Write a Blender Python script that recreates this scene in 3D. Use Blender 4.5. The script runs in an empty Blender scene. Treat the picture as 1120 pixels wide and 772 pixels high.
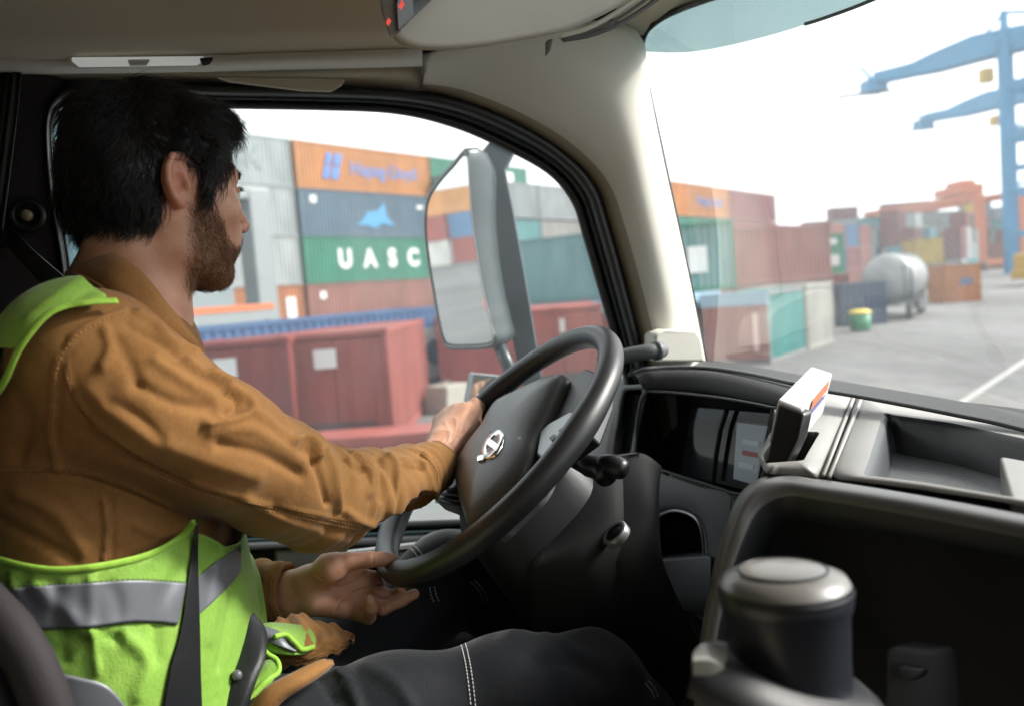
import bpy, bmesh, math, random
import numpy as np
from mathutils import Vector, Matrix
from mathutils.bvhtree import BVHTree
random.seed(4)
S = bpy.context.scene
COL = S.collection
R = math.radians

# ------------------------------------------------------------------ camera
FPX = 900.0                       # focal length in pixels of the 1120 px wide photograph
CAMZ = 3.2
cam = bpy.data.cameras.new('camera')
cam.sensor_width = 36.0
cam.lens = FPX / 1120 * 36.0
cam.clip_start = 0.02
cam.clip_end = 2000
cam.dof.use_dof = True
cam.dof.focus_distance = 1.08
cam.dof.aperture_fstop = 3.6
camo = bpy.data.objects.new('camera', cam)
COL.objects.link(camo)
ROLL, PITCH = math.atan(.078), math.atan(68 / FPX)
camo.matrix_world = Matrix.Translation((0, 0, CAMZ)) @ Matrix.Rotation(R(90) - PITCH, 4, 'X') @ Matrix.Rotation(-ROLL, 4, 'Z')
S.camera = camo
CM = camo.matrix_world.copy()
CMI = CM.inverted()
CN = np.array(CM)
CNI = np.array(CMI)

# ------------------------------------------------------------------ world, sun, exposure
wd = bpy.data.worlds.new('World'); S.world = wd; wd.use_nodes = True
nt = wd.node_tree; nt.nodes.clear()
SUN_EL, SUN_AZ = R(36), R(84)     # azimuth measured from +Y towards +X
sky = nt.nodes.new('ShaderNodeTexSky'); sky.sky_type = 'NISHITA'; sky.sun_disc = False
sky.sun_elevation = SUN_EL; sky.sun_rotation = SUN_AZ
sky.air_density = 1.0; sky.dust_density = 3.0; sky.ozone_density = 1.0
hs = nt.nodes.new('ShaderNodeHueSaturation'); hs.inputs['Saturation'].default_value = .12
mx = nt.nodes.new('ShaderNodeMixRGB'); mx.inputs[0].default_value = .72
mx.inputs[2].default_value = (5.9, 6.1, 6.2, 1)      # the closed cloud cover
bg = nt.nodes.new('ShaderNodeBackground'); bg.inputs['Strength'].default_value = .12
wo = nt.nodes.new('ShaderNodeOutputWorld')
nt.links.new(sky.outputs[0], hs.inputs['Color']); nt.links.new(hs.outputs[0], mx.inputs[1])
nt.links.new(mx.outputs[0], bg.inputs['Color']); nt.links.new(bg.outputs[0], wo.inputs[0])
sl = bpy.data.lights.new('sun', 'SUN'); sl.energy = 3.0; sl.angle = R(14); sl.color = (1, .95, .88)
so = bpy.data.objects.new('sun', sl); COL.objects.link(so)
sdir = Vector((math.sin(SUN_AZ) * math.cos(SUN_EL), math.cos(SUN_AZ) * math.cos(SUN_EL), math.sin(SUN_EL)))
so.rotation_euler = sdir.to_track_quat('Z', 'Y').to_euler(); so.location = (30, 10, 60)
S.view_settings.view_transform = 'Standard'; S.view_settings.look = 'None'
S.view_settings.gamma = 1; S.view_settings.use_curve_mapping = False
S.view_settings.exposure = 1.55
S.render.engine = 'CYCLES'
S.cycles.use_denoising = True
S.cycles.denoiser = 'OPENIMAGEDENOISE'
S.cycles.max_bounces = 8; S.cycles.diffuse_bounces = 4; S.cycles.glossy_bounces = 4
S.cycles.transparent_max_bounces = 12; S.cycles.transmission_bounces = 6
S.cycles.caustics_reflective = False; S.cycles.caustics_refractive = False
S.cycles.sample_clamp_indirect = 6

# ------------------------------------------------------------------ helpers
def W(px, py, d):
    """a point d metres along the optical axis seen at pixel (px, py) of the photograph"""
    return CM @ Vector(((px - 560) / FPX * d, (386 - py) / FPX * d, -d))
def pix(P):
    """pixels of an (n,3) array"""
    q = P @ CNI[:3, :3].T + CNI[:3, 3]
    return np.stack([560 + FPX * q[:, 0] / -q[:, 2], 386 - FPX * q[:, 1] / -q[:, 2]], 1), -q[:, 2]
def ray(px, py):
    return (W(px, py, 1) - Vector((0, 0, CAMZ)))
def on_plane(px, py, p0, n):
    o = Vector((0, 0, CAMZ)); d = ray(px, py)
    return o + d * ((Vector(p0) - o).dot(n) / d.dot(n))
def horizon(px):
    return 336 - .078 * (px - 330) - 0.0

def tag(o, label=None, cat=None, group=None, kind=None):
    for k, v in (('label', label), ('category', cat), ('group', group), ('kind', kind)):
        if v: o[k] = v
    return o
def empty(name, loc=(0, 0, 0), rz=0):
    o = bpy.data.objects.new(name, None); o.empty_display_size = .1
    o.location = loc; o.rotation_euler = (0, 0, rz); COL.objects.link(o); return o
def link(name, me, m=None, parent=None, smooth=False, world=True):
    o = bpy.data.objects.new(name, me); COL.objects.link(o)
    for k in (m if isinstance(m, (list, tuple)) else [m]):
        if k: me.materials.append(k)
    if smooth:
        me.shade_smooth()
    if parent is not None:
        o.parent = parent
        if world: o.matrix_parent_inverse = root_inv(parent)
    return o
def root_inv(p): return mw(p).inverted()
def mw(o):
    l = Matrix.LocRotScale(o.location, o.rotation_euler, o.scale)
    return l if o.parent is None else mw(o.parent) @ o.matrix_parent_inverse @ l

class MB:
    def __init__(s): s.v = []; s.f = []; s.mi = []
    def add(s, vs, fs, mi=0):
        b = len(s.v); s.v += [tuple(v) for v in vs]; s.f += [tuple(b + i for i in f) for f in fs]; s.mi += [mi] * len(fs); return s
    def box(s, c, size, M=None, mi=0):
        c = Vector(c); hx, hy, hz = [k / 2 for k in size]
        vs = [Vector((x, y, z)) for x in (-hx, hx) for y in (-hy, hy) for z in (-hz, hz)]
        vs = [(M @ (c + v)) if M else c + v for v in vs]
        return s.add(vs, [(0, 1, 3, 2), (4, 6, 7, 5), (0, 4, 5, 1), (2, 3, 7, 6), (0, 2, 6, 4), (1, 5, 7, 3)], mi)
    def tube(s, pts, r, n=10, cap=True, closed=False, mi=0, flat=1.0, up=None):
        pts = [Vector(p) for p in pts]; m = len(pts)
        rs = r if isinstance(r, (list, tuple)) else [r] * m
        vs = []; prev = None
        for i, p in enumerate(pts):
            if closed: t = pts[(i + 1) % m] - pts[i - 1]
            else: t = pts[min(i + 1, m - 1)] - pts[max(i - 1, 0)]
            t.normalize()
            if prev is None:
                a = Vector(up) if up else (Vector((0, 0, 1)) if abs(t.z) < .9 else Vector((1, 0, 0)))
            else: a = prev
            a = (a - t * a.dot(t)).normalized(); prev = a; b = t.cross(a)
            for k in range(n):
                an = 2 * math.pi * k / n
                vs.append(p + a * math.cos(an) * rs[i] + b * math.sin(an) * rs[i] * flat)
        fs = []
        for i in range(m if closed else m - 1):
            j = (i + 1) % m
            for k in range(n):
                k2 = (k + 1) % n
                fs.append((i * n + k, i * n + k2, j * n + k2, j * n + k))
        if cap and not closed:
            fs.append(tuple(range(n - 1, -1, -1))); fs.append(tuple((m - 1) * n + k for k in range(n)))
        return s.add(vs, fs, mi)
    def prism(s, pts, ext, mi=0):
        pts = [Vector(p) for p in pts]; n = len(pts); e = Vector(ext)
        return s.add(pts + [p + e for p in pts],
                     [tuple(range(n)), tuple(range(2 * n - 1, n - 1, -1))] + [(i, i + n, (i + 1) % n + n, (i + 1) % n) for i in range(n)], mi)
    def grid(s, rows, mi=0, closeu=False):
        m = len(rows); n = len(rows[0]); vs = [p for r_ in rows for p in r_]
        fs = [(i * n + k, i * n + (k + 1) % n, (i + 1) * n + (k + 1) % n, (i + 1) * n + k) for i in range(m - 1) for k in range(n if closeu else n - 1)]
        return s.add(vs, fs, mi)
    def slab(s, rows, ext, mi=0):
        """a lofted sheet given real thickness by the vector ext"""
        e = Vector(ext); m = len(rows); n = len(rows[0])
        A = [Vector(p) for r_ in rows for p in r_]; N = len(A)
        fs = []
        for i in range(m - 1):
            for k in range(n - 1):
                q = (i * n + k, i * n + k + 1, (i + 1) * n + k + 1, (i + 1) * n + k)
                fs.append(q); fs.append(tuple(N + x for x in reversed(q)))
        bd = [k for k in range(n)] + [i * n + n - 1 for i in range(1, m)] + [(m - 1) * n + k for k in range(n - 2, -1, -1)] + [i * n for i in range(m - 2, 0, -1)]
        for a, b in zip(bd, bd[1:] + bd[:1]): fs.append((b, a, N + a, N + b))
        return s.add(A + [p + e for p in A], fs, mi)
    def lathe(s, prof, c, axis=(0, 0, 1), n=24, mi=0):
        ax = Vector(axis).normalized(); a = ax.orthogonal().normalized(); b = ax.cross(a); c = Vector(c)
        rows = [[c + ax * h + (a * math.cos(2 * math.pi * k / n) + b * math.sin(2 * math.pi * k / n)) * r for k in range(n)] for r, h in prof]
        s.grid(rows, mi, True)
        return s
    def mesh(s, name):
        me = bpy.data.meshes.new(name); me.from_pydata(s.v, [], s.f); me.polygons.foreach_set('material_index', s.mi)
        bm = bmesh.new(); bm.from_mesh(me); bmesh.ops.recalc_face_normals(bm, faces=bm.faces); bm.to_mesh(me); bm.free()
        me.update(); return me
    def build(s, name, m, parent=None, bevel=0, seg=2, smooth=False, sub=0, world=True):
        o = link(name, s.mesh(name), m, parent, smooth or bevel > 0 or sub > 0, world)
        if sub:
            d = o.modifiers.new('sub', 'SUBSURF'); d.levels = d.render_levels = sub
        if bevel:
            b = o.modifiers.new('bevel', 'BEVEL'); b.width = bevel; b.segments = seg; b.limit_method = 'ANGLE'; b.angle_limit = R(35)
            w_ = o.modifiers.new('wn', 'WEIGHTED_NORMAL'); w_.keep_sharp = True
        return o

def smooth_curve(pts, n=8, closed=False):
    """Catmull-Rom through pts (Vectors or tuples)"""
    P = [Vector(p) for p in pts]; m = len(P); out = []
    for i in range(m if closed else m - 1):
        if closed: a, b, c, d = P[i - 1], P[i], P[(i + 1) % m], P[(i + 2) % m]
        else: a, b, c, d = P[max(i - 1, 0)], P[i], P[i + 1], P[min(i + 2, m - 1)]
        for k in range(n):
            t = k / n
            out.append(.5 * ((2 * b) + (c - a) * t + (2 * a - 5 * b + 4 * c - d) * t * t + (-a + 3 * b - 3 * c + d) * t ** 3))
    if not closed: out.append(P[-1])
    return out

# ------------------------------------------------------------------ materials
def mat(name, col, rough=.5, metal=0, var=0, vscale=8, bump=0, bscale=60, spec=.5, coat=0, var2=None, emit=0, sheen=0, dirt=0, sss=0, stretch=None, bdist=.002):
    m = bpy.data.materials.new(name); m.use_nodes = True; n = m.node_tree; b = n.nodes['Principled BSDF']
    c4 = tuple(col) + (1,)
    b.inputs['Base Color'].default_value = c4; b.inputs['Roughness'].default_value = rough
    b.inputs['Metallic'].default_value = metal; b.inputs['Specular IOR Level'].default_value = spec
    if coat: b.inputs['Coat Weight'].default_value = coat; b.inputs['Coat Roughness'].default_value = .08
    if sheen: b.inputs['Sheen Weight'].default_value = sheen; b.inputs['Sheen Roughness'].default_value = .5
    if sss:
        b.inputs['Subsurface Weight'].default_value = sss; b.inputs['Subsurface Radius'].default_value = (1, .35, .2); b.inputs['Subsurface Scale'].default_value = .006
    if emit: b.inputs['Emission Color'].default_value = c4; b.inputs['Emission Strength'].default_value = emit
    tc = n.nodes.new('ShaderNodeTexCoord'); src = tc.outputs['Object']
    if stretch:
        mp = n.nodes.new('ShaderNodeMapping'); mp.inputs['Scale'].default_value = stretch; n.links.new(src, mp.inputs[0]); src = mp.outputs[0]
    if var:
        t = n.nodes.new('ShaderNodeTexNoise'); t.inputs['Scale'].default_value = vscale; t.inputs['Detail'].default_value = 6; t.inputs['Roughness'].default_value = .65
        n.links.new(src, t.inputs['Vector'])
        r_ = n.nodes.new('ShaderNodeValToRGB'); r_.color_ramp.elements[0].position = .3; r_.color_ramp.elements[1].position = .7
        c2 = var2 if var2 else [min(1, k * (1 + var)) for k in col]
        r_.color_ramp.elements[0].color = tuple(k * (1 - var) for k in col) + (1,) if not var2 else c4
        r_.color_ramp.elements[1].color = tuple(c2) + (1,)
        n.links.new(t.outputs['Fac'], r_.inputs[0]); n.links.new(r_.outputs[0], b.inputs['Base Color'])
        mr = n.nodes.new('ShaderNodeMapRange'); mr.inputs[3].default_value = max(0, rough - .08); mr.inputs[4].default_value = min(1, rough + .1)
        n.links.new(t.outputs['Fac'], mr.inputs[0]); n.links.new(mr.outputs[0], b.inputs['Roughness'])
    if bump:
        t = n.nodes.new('ShaderNodeTexNoise'); t.inputs['Scale'].default_value = bscale; t.inputs['Detail'].default_value = 4
        n.links.new(src, t.inputs['Vector'])
        bp = n.nodes.new('ShaderNodeBump'); bp.inputs['Strength'].default_value = bump; bp.inputs['Distance'].default_value = bdist
        n.links.new(t.outputs['Fac'], bp.inputs['Height']); n.links.new(bp.outputs[0], b.inputs['Normal'])
    return m
# ================================================================== the yard
def ground_mat():
    m = mat('yard_concrete', (.23, .225, .215), .85)
    n = m.node_tree; b = n.nodes['Principled BSDF']; tc = n.nodes.new('ShaderNodeTexCoord')
    a = n.nodes.new('ShaderNodeTexNoise'); a.inputs['Scale'].default_value = .12; a.inputs['Detail'].default_value = 8; a.inputs['Roughness'].default_value = .7
    mp = n.nodes.new('ShaderNodeMapping'); mp.inputs['Rotation'].default_value = (0, 0, R(36)); mp.inputs['Scale'].default_value = (1, .25, 1)
    n.links.new(tc.outputs['Object'], mp.inputs[0]); n.links.new(mp.outputs[0], a.inputs['Vector'])
    c = n.nodes.new('ShaderNodeTexNoise'); c.inputs['Scale'].default_value = .9; c.inputs['Detail'].default_value = 12; c.inputs['Distortion'].default_value = 1.2
    n.links.new(tc.outputs['Object'], c.inputs['Vector'])
    r1 = n.nodes.new('ShaderNodeValToRGB'); e = r1.color_ramp.elements; e[0].position = .35; e[1].position = .68
    e[0].color = (.062, .061, .06, 1); e[1].color = (.15, .147, .14, 1)
    n.links.new(a.outputs['Fac'], r1.inputs[0])
    mm = n.nodes.new('ShaderNodeMixRGB'); mm.blend_type = 'OVERLAY'; mm.inputs[0].default_value = .7
    n.links.new(r1.outputs[0], mm.inputs[1]); n.links.new(c.outputs['Color'], mm.inputs[2])
    hs_ = n.nodes.new('ShaderNodeHueSaturation'); hs_.inputs['Saturation'].default_value = .3
    n.links.new(mm.outputs[0], hs_.inputs['Color']); n.links.new(hs_.outputs[0], b.inputs['Base Color'])
    return m
g = MB(); g.add([(-900, -900, 0), (900, -900, 0), (900, 900, 0), (-900, 900, 0)], [(0, 1, 2, 3)])
tag(g.build('ground', ground_mat()), kind='structure')
# painted line on the concrete
def on_ground(px, py): return on_plane(px, py, (0, 0, 0), Vector((0, 0, 1)))
lp, lq = on_ground(1040, 448), on_ground(1140, 382)
ld = (lq - lp).normalized(); ln = Vector((-ld.y, ld.x, 0)) * .09
lm = MB(); lm.add([lp - ld * 6 - ln, lq + ld * 40 - ln, lq + ld * 40 + ln, lp - ld * 6 + ln], [(0, 1, 2, 3)])
for v in range(4): lm.v[v] = (lm.v[v][0], lm.v[v][1], .004)
tag(lm.build('road_marking', mat('road_paint', (.3, .3, .285), .7, var=.25, vscale=3)), kind='structure')

# row frame: RD along the container row, RN pointing away from the truck
rd = ray(1220, 267); RD = Vector((rd.x, rd.y, 0)).normalized(); RN = Vector((-RD.y, RD.x, 0))
RZ = math.atan2(RD.y, RD.x)

PAINT = {}
def paint(col):
    col = [c * .58 for c in col]; k = tuple(col)
    if k not in PAINT:
        PAINT[k] = mat('container_paint', col, .55, var=.22, vscale=.9, stretch=(1, 1, .35), spec=.35)
    return PAINT[k]
WHITE = mat('white_lettering', (.6, .6, .59), .6)
LOCK = mat('galvanised_steel', (.45, .46, .46), .45, .6)
DARKF = mat('dark_steel', (.05, .055, .06), .6)
CPROTO = {}
def cont_mesh(L, H, corr=True):
    """container shell in local space: x 0..L, y 0..2.44 (y=0 faces the truck), z 0..H"""
    key = (L, H, corr)
    if key in CPROTO: return CPROTO[key]
    Wd = 2.44; b = MB(); dpt = .045
    def wave(a0, a1, f0, f1):
        n = max(2, int((a1 - a0) / .28)); st = (a1 - a0) / n; out = []
        for i in range(n):
            x = a0 + i * st
            out += [(x, f0), (x + st * .3, f0), (x + st * .5, f1), (x + st * .8, f1)]
        out.append((a1, f0)); return out
    zt, zb = H - .13, .16
    for y0, y1 in ((.02, .02 + dpt), (Wd - .02, Wd - .02 - dpt)):
        w = wave(.12, L - .12, y0, y1)
        b.grid([[(x, y, zb) for x, y in w], [(x, y, zt) for x, y in w]])
    w = wave(.12, Wd - .12, .03, .03 + dpt)
    b.grid([[(x, y, zb) for y, x in w], [(x, y, zt) for y, x in w]])
    w = wave(.12, L - .12, H - .03, H - .05)
    b.grid([[(x, .06, z) for x, z in w], [(x, Wd - .06, z) for x, z in w]])
    b.box((L / 2, Wd / 2, .1), (L - .1, Wd - .1, .12))
    fr = MB()
    for x in (.06, L - .06):
        for y in (.06, Wd - .06):
            fr.box((x, y, H / 2), (.12, .12, H - .02))
            for z in (.06, H - .06): fr.box((x, y, z), (.17, .17, .125))
    for y in (.05, Wd - .05):
        for z, hh in ((.09, .16), (H - .07, .12)): fr.box((L / 2, y, z), (L - .2, .09, hh))
    for x in (.05, L - .05):
        for z, hh in ((.09, .16), (H - .07, .12)): fr.box((x, Wd / 2, z), (.09, Wd - .2, hh))
    dr = MB()
    for y0, y1 in ((.13, Wd / 2 - .01), (Wd / 2 + .01, Wd - .13)):
        dr.box((L - .05, (y0 + y1) / 2, H / 2), (.05, y1 - y0, H - .34))
    lk = MB()
    for y in (.4, .9, 1.54, 2.04):
        lk.tube([(L - .0, y, .2), (L - .0, y, H - .16)], .018, 6)
        for z in (.3, H * .45, H - .3): lk.box((L - .005, y, z), (.05, .1, .05))
    CPROTO[key] = tuple(q.mesh(n_) for q, n_ in ((b, 'shell'), (fr, 'frame'), (dr, 'door'), (lk, 'lock_bars')))
    return CPROTO[key]
def text_mesh(s, size, ext=.004, bold=0):
    c = bpy.data.curves.new('txt', 'FONT'); c.body = s; c.size = size; c.extrude = ext; c.offset = bold; c.align_x = 'CENTER'; c.align_y = 'CENTER'
    o = bpy.data.objects.new('txt', c); COL.objects.link(o); bpy.context.view_layer.update()
    me = bpy.data.meshes.new_from_object(o.evaluated_get(bpy.context.evaluated_depsgraph_get())); bpy.data.objects.remove(o); return me
def container(p, L, H, col, label, group=None, rz=None, frame=None, doors=True, texts=(), patches=(), z=None):
    """p: world position of the near-left bottom corner"""
    p = Vector(p)
    if z is not None: p.z = z
    t = tag(empty('shipping_container', p, RZ if rz is None else rz), label, 'container', group)
    ms = cont_mesh(L, H)
    def inst(me, nm, m):
        me2 = me.copy(); o = link(nm, me2, m, t, world=False); return o
    inst(ms[0], 'wall_panels', paint(col)); inst(ms[1], 'frame', paint(frame or [k * .85 for k in col]))
    if doors:
        d = inst(ms[2], 'doors', paint(col)); o = link('lock_bars', ms[3].copy(), LOCK, d, world=False)
    for s, size, x, zz, tcol, bold in texts:
        me = text_mesh(s, size, .006, bold); o = link('lettering', me, tcol, t, world=False)
        o.location = (x, .008, zz); o.rotation_euler = (R(90), 0, 0)
    for x, zz, w, h, pc in patches:
        b = MB(); b.box((x, .008, zz), (w, .02, h)); b.build('marking_panel', pc, t, world=False)
    return t
def row_pt(px, p0, zref=CAMZ):
    """ground-plan point where the ray through px meets the vertical row plane through p0"""
    q = on_plane(px, horizon(px), p0, RN); return Vector((q.x, q.y, 0))
BLUE_T = mat('blue_lettering', (.06, .16, .42), .6); SKYB = mat('light_blue_lettering', (.03, .2, .38), .6); GREY_T = mat('grey_lettering', (.16, .19, .2), .6)
GB = 'containers stacked in the yard'
# -- back row, 50 m away
A0 = W(330, 336, 50)
A = row_pt(337, A0)
plinth = MB(); plinth.box((0, 3.5, .78), (75, 7, 1.56))
po = plinth.build('loading_platform', mat('platform_concrete', (.15, .145, .14), .9, var=.15)); po.rotation_euler = (0, 0, RZ); po.location = A + RN * .1
tag(po, kind='structure')
H9 = 2.9
GREYP = (.42, .47, .48); ORP = (.62, .25, .07); NAVY = (.10, .17, .24); GRN = (.03, .25, .16); PINK = (.42, .16, .13)
def st(k): return 1.62 + 2.93 * k
LB = A - RD * 12.45
LB2 = A - RD * 25
container(A + RD * .1, 12.19, H9, ORP, 'orange container with blue logo and lettering, on top of the stack right of the driver', GB, z=st(3),
          texts=[('Hapag-Lloyd', 1.25, 7.6, 1.45, BLUE_T, .012)])
container(A + RD * .1, 12.19, H9, NAVY, 'slate blue container with a light blue star mark, under the orange one', GB, z=st(2), patches=[(1.1, 2.3, .5, .45, WHITE), (10.8, 2.1, .6, .25, WHITE)])
container(A + RD * .1, 12.19, H9, GRN, 'green container with four large white letters, between the slate blue and the pale red one', GB, z=st(1),
          texts=[(c_, 1.6, x_, 1.45, WHITE, .09) for c_, x_ in (('U', 3.3), ('A', 5.5), ('S', 7.6), ('C', 9.7))])
container(A + RD * .1, 12.19, H9, (.36, .15, .12), 'pale red container at the bottom of the stack, below the green one', GB, z=st(0), patches=[(1.2, 2.2, .5, .45, WHITE)])
container(LB, 12.19, H9, GREYP, 'pale grey container lettered MAERSK, top of the stack beside the driver\'s forehead', GB, z=st(3), texts=[('MAERSK', 1.9, 6.6, 1.5, GREY_T, .02)], frame=(.36, .4, .41))
container(LB, 12.19, H9, (.45, .49, .5), 'pale grey container with faint lettering, second from the top beside the driver\'s face', GB, z=st(2), texts=[('SEALAND', 1.5, 6.6, 1.5, GREY_T, .0)], frame=(.36, .4, .41))
container(LB, 12.19, H9, (.5, .53, .53), 'blank off-white container, third from the top of the grey stack', GB, z=st(1), frame=(.4, .43, .43))
container(LB, 12.19, H9, (.55, .2, .08), 'orange red container with a white panel, at the bottom of the grey stack', GB, z=st(0), patches=[(11.2, 1.4, .7, 1.6, WHITE)])
TEAL = (.03, .2, .23)
for k in range(4):
    container(LB2, 12.19, H9, (.02, .16, .19) if k > 1 else (.03, .12, .15), ['dark teal container at the bottom of the stack behind the driver\'s head', 'dark teal container one above the bottom behind the driver\'s head', 'teal container second from the top behind the driver\'s head', 'teal container on top of the stack behind the driver\'s hair'][k], GB, z=st(k))
RB = A + RD * 12.45
container(RB, 12.19, H9, (.04, .26, .17), 'green container on top of the stack right of the orange one, partly behind the mirror', GB, z=st(3), patches=[(9.6, 1.5, 1.2, 1.8, WHITE)])
container(RB, 12.19, H9, (.03, .22, .16), 'green container under the top green one, partly behind the mirror', GB, z=st(2))
container(RB, 12.19, H9, (.42, .2, .17), 'faded pink container between green ones, seen beside the mirror post', GB, z=st(1))
container(RB, 12.19, H9, (.36, .15, .12), 'pale red container at the bottom of the green stack', GB, z=st(0))
# logo of the orange container and the star mark of the blue one
def row_mark(polys, base, z, m, parent_label, name):
    b = MB()
    for poly in polys:
        b.prism([Vector((x, -.03, y)) for x, y in poly], (0, .04, 0))
    return b
for o_ in [o for o in COL.objects if o.get('label', '').startswith('orange container with blue logo')]:
    b = row_mark([[(2.0, .7), (2.5, .7), (2.75, 1.5), (2.25, 1.5)], [(2.7, .7), (3.3, .7), (3.55, 1.5), (2.95, 1.5)], [(2.3, 1.6), (2.75, 1.6), (3.0, 2.3), (2.5, 2.3)], [(3.0, 1.6), (3.6, 1.6), (3.8, 2.3), (3.2, 2.3)]], 0, 0, 0, 0, 0)
    b.build('logo', BLUE_T, o_, world=False)
for o_ in [o for o in COL.objects if o.get('label', '').startswith('slate blue container')]:
    b = MB(); b.prism([Vector((x, -.03, y)) for x, y in [(4.6, .7), (5.4, .75), (6.2, .55), (6.9, .9), (8.1, .7), (7.4, 1.35), (7.2, 2.3), (6.5, 1.7), (5.6, 1.65), (5.2, 1.2)]], (0, .04, 0))
    b.build('logo', SKYB, o_, world=False)

# -- tier seen through the front part of the side window and the left of the windscreen, 27-30 m
B0 = W(480, 325, 26.5)
Bp = row_pt(490, B0)
container(Bp - RD * 12.25, 12.19, H9, (.06, .15, .33), 'blue corrugated container standing behind the brick red pair, white letter at its right end', GB, z=0, texts=[('C', 2.0, 11.25, 1.35, WHITE, .1)])
container(Bp - RD * 24.6, 12.19, H9, (.2, .24, .27), 'grey blue container low behind the driver\'s collar', GB, z=0)
# end-on brick red containers in front of it (their ends face the truck)
def end_on(px, depth, py, L, col, label, H=2.59, parts=None):
    q = row_pt(px, W(px, py, depth))
    # local x axis points away from the truck, so turn the box by 90 degrees and let its blank end face us
    t = tag(empty('shipping_container', q, RZ + R(90)), label, 'container', 'brick red containers standing end-on to the truck')
    ms = cont_mesh(L, H)
    sh = ms[0].copy(); link('wall_panels', sh, paint(col), t, world=False); link('frame', ms[1].copy(), paint([k * 1.15 for k in col]), t, world=False)
    d = MB(); d.box((-.01, -2.44 / 2, H / 2), (.05, 2.16, H - .36)); 
    return t, d
def end_unit(px, depth, py, col, label, flip=1, L=6.06, H=2.59, bits=True):
    q = row_pt(px, W(px, py, depth))
    t = tag(empty('shipping_container', q, R(-92)), label, 'container', 'brick red containers standing end-on to the truck')
    # rotated by -90: local +x points to the truck, so shift the box back by its length
    ms = cont_mesh(L, H)
    off = Matrix.Translation((-L, 0, 0))
    for me, nm, m in ((ms[0], 'wall_panels', paint(col)), (ms[1], 'frame', paint([min(1, k * 1.2) for k in col])), (ms[2], 'doors', paint([k * 1.05 for k in col]))):
        me2 = me.copy(); me2.transform(off); link(nm, me2, m, t, world=False)
    me2 = ms[3].copy(); me2.transform(off); link('lock_bars', me2, paint([min(1, k * 1.3) for k in col]), t, world=False)
    if bits:
        b = MB(); b.box((.05, 1.05, H * .78), (.02, .5, .42)); b.build('marking_panel', WHITE, t, world=False)
        b = MB(); b.box((.06, 1.2, .55), (.02, 1.7, .05)); b.box((.05, 1.2, .42), (.02, 1.9, .12)); b.build('bottom_rail', DARKF, t, world=False)
    return t
BR = (.3, .07, .06)
end_unit(299, 18.1, 380, (.36, .1, .085), 'brick red container end with a white square sign, right one of the low pair')
end_unit(188, 17.6, 390, (.27, .05, .045), 'darker brick red container end with a white square sign, just right of the driver\'s collar')
end_unit(474, 24.5, 400, (.42, .08, .07), 'bright red container end behind the lower edge of the mirror')
end_unit(568, 25.0, 400, (.45, .12, .09), 'red container end just left of the top of the steering wheel')
C0 = W(838, 297, 28); Cp = Vector((C0.x, C0.y, 0))
def tarp(t, L, H):
    b = MB(); b.box((L / 2, 1.22, H + .02), (L + .05, 2.52, .12)); b.box((L / 2, -.04, H - .2), (L + .05, .03, .42)); b.box((L + .03, 1.22, H - .2), (.03, 2.5, .42)); b.box((-.03, 1.22, H - .2), (.03, 2.5, .42))
    b.build('tarpaulin', mat('pale_blue_tarpaulin', (.22, .36, .46), .6, bump=.3, bscale=8), t, world=False)
RZN = RZ + R(90)
def cross(p, L, H, *a, **k):
    """a container lying across the row: its near side runs from p to the left and away"""
    return container(Vector(p) + RN * L, L, H, *a, rz=RZN + R(180), **k)
FM = mat('faded_marking', (.6, .42, .38), .7)
t = cross(Cp + RN * 2.7, 9.5, 2.5, (.42, .14, .12), 'faded red container with pale blue tarpaulin top, seen right of the mirror post', GB, z=0, patches=[(6.6, 1.3, .35, 1.1, FM), (2.2, 1.3, .9, .5, WHITE)]); tarp(t, 9.5, 2.5)
t = container(Cp, 4.2, 2.5, (.05, .34, .32), 'turquoise container whose faded pink end has a pale blue band, right of the A-pillar', GB, z=0, frame=(.3, .3, .3))
b = MB(); n_ = 8
for k in range(n_): b.box((-.02, .12 + (k + .5) * 2.2 / n_, 1.12), (.06, 2.2 / n_ * .62, 1.86))
b.box((-.005, 1.22, 1.12), (.03, 2.24, 1.9)); b.build('end_wall', paint((.42, .15, .13)), t, world=False)
b = MB(); b.box((-.05, 1.22, 2.28), (.05, 2.44, .46)); b.build('tarpaulin', mat('pale_blue_tarpaulin', (.22, .36, .46), .6, bump=.3, bscale=8), t, world=False)
b = MB(); b.box((-.07, .45, 1.1), (.02, .16, 1.3)); b.build('faded_lettering', FM, t, world=False)
container(Cp + RD * 4.4, 3.6, 2.55, (.52, .52, .47), 'dirty white container on the ground right of the turquoise one', GB, z=0)
C2 = W(739, 300, 31.2); C2 = Vector((C2.x, C2.y, 0))
container(C2, 2.5, 2.6, (.22, .40, .385), 'pale teal container with a white panel, on the second tier right of the A-pillar', GB, z=2.62, patches=[(.95, 1.2, .8, 1.0, WHITE)], frame=(.08, .3, .2), rz=RZ - R(40))
container(C2, 2.5, 2.58, (.3, .1, .09), 'maroon container hidden below the pale teal one', GB, z=0, rz=RZ - R(40))
cross(Cp + RN * 4.4, 7.6, 2.6, (.2, .44, .45), 'light teal corrugated container seen above the steering wheel rim', GB, z=2.62)
M0 = W(806, 300, 37); M0 = Vector((M0.x, M0.y, 0))
container(M0, 6.6, 2.6, (.32, .12, .1), 'big rust red container on the second tier above the turquoise and white ones', GB, z=2.62, rz=RZ - R(22))
container(M0, 6.6, 2.58, (.2, .1, .09), 'rust red container hidden behind the turquoise one', GB, z=0, rz=RZ - R(22))
D0 = W(801, 300, 72); Dp = row_pt(802, D0)
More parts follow.
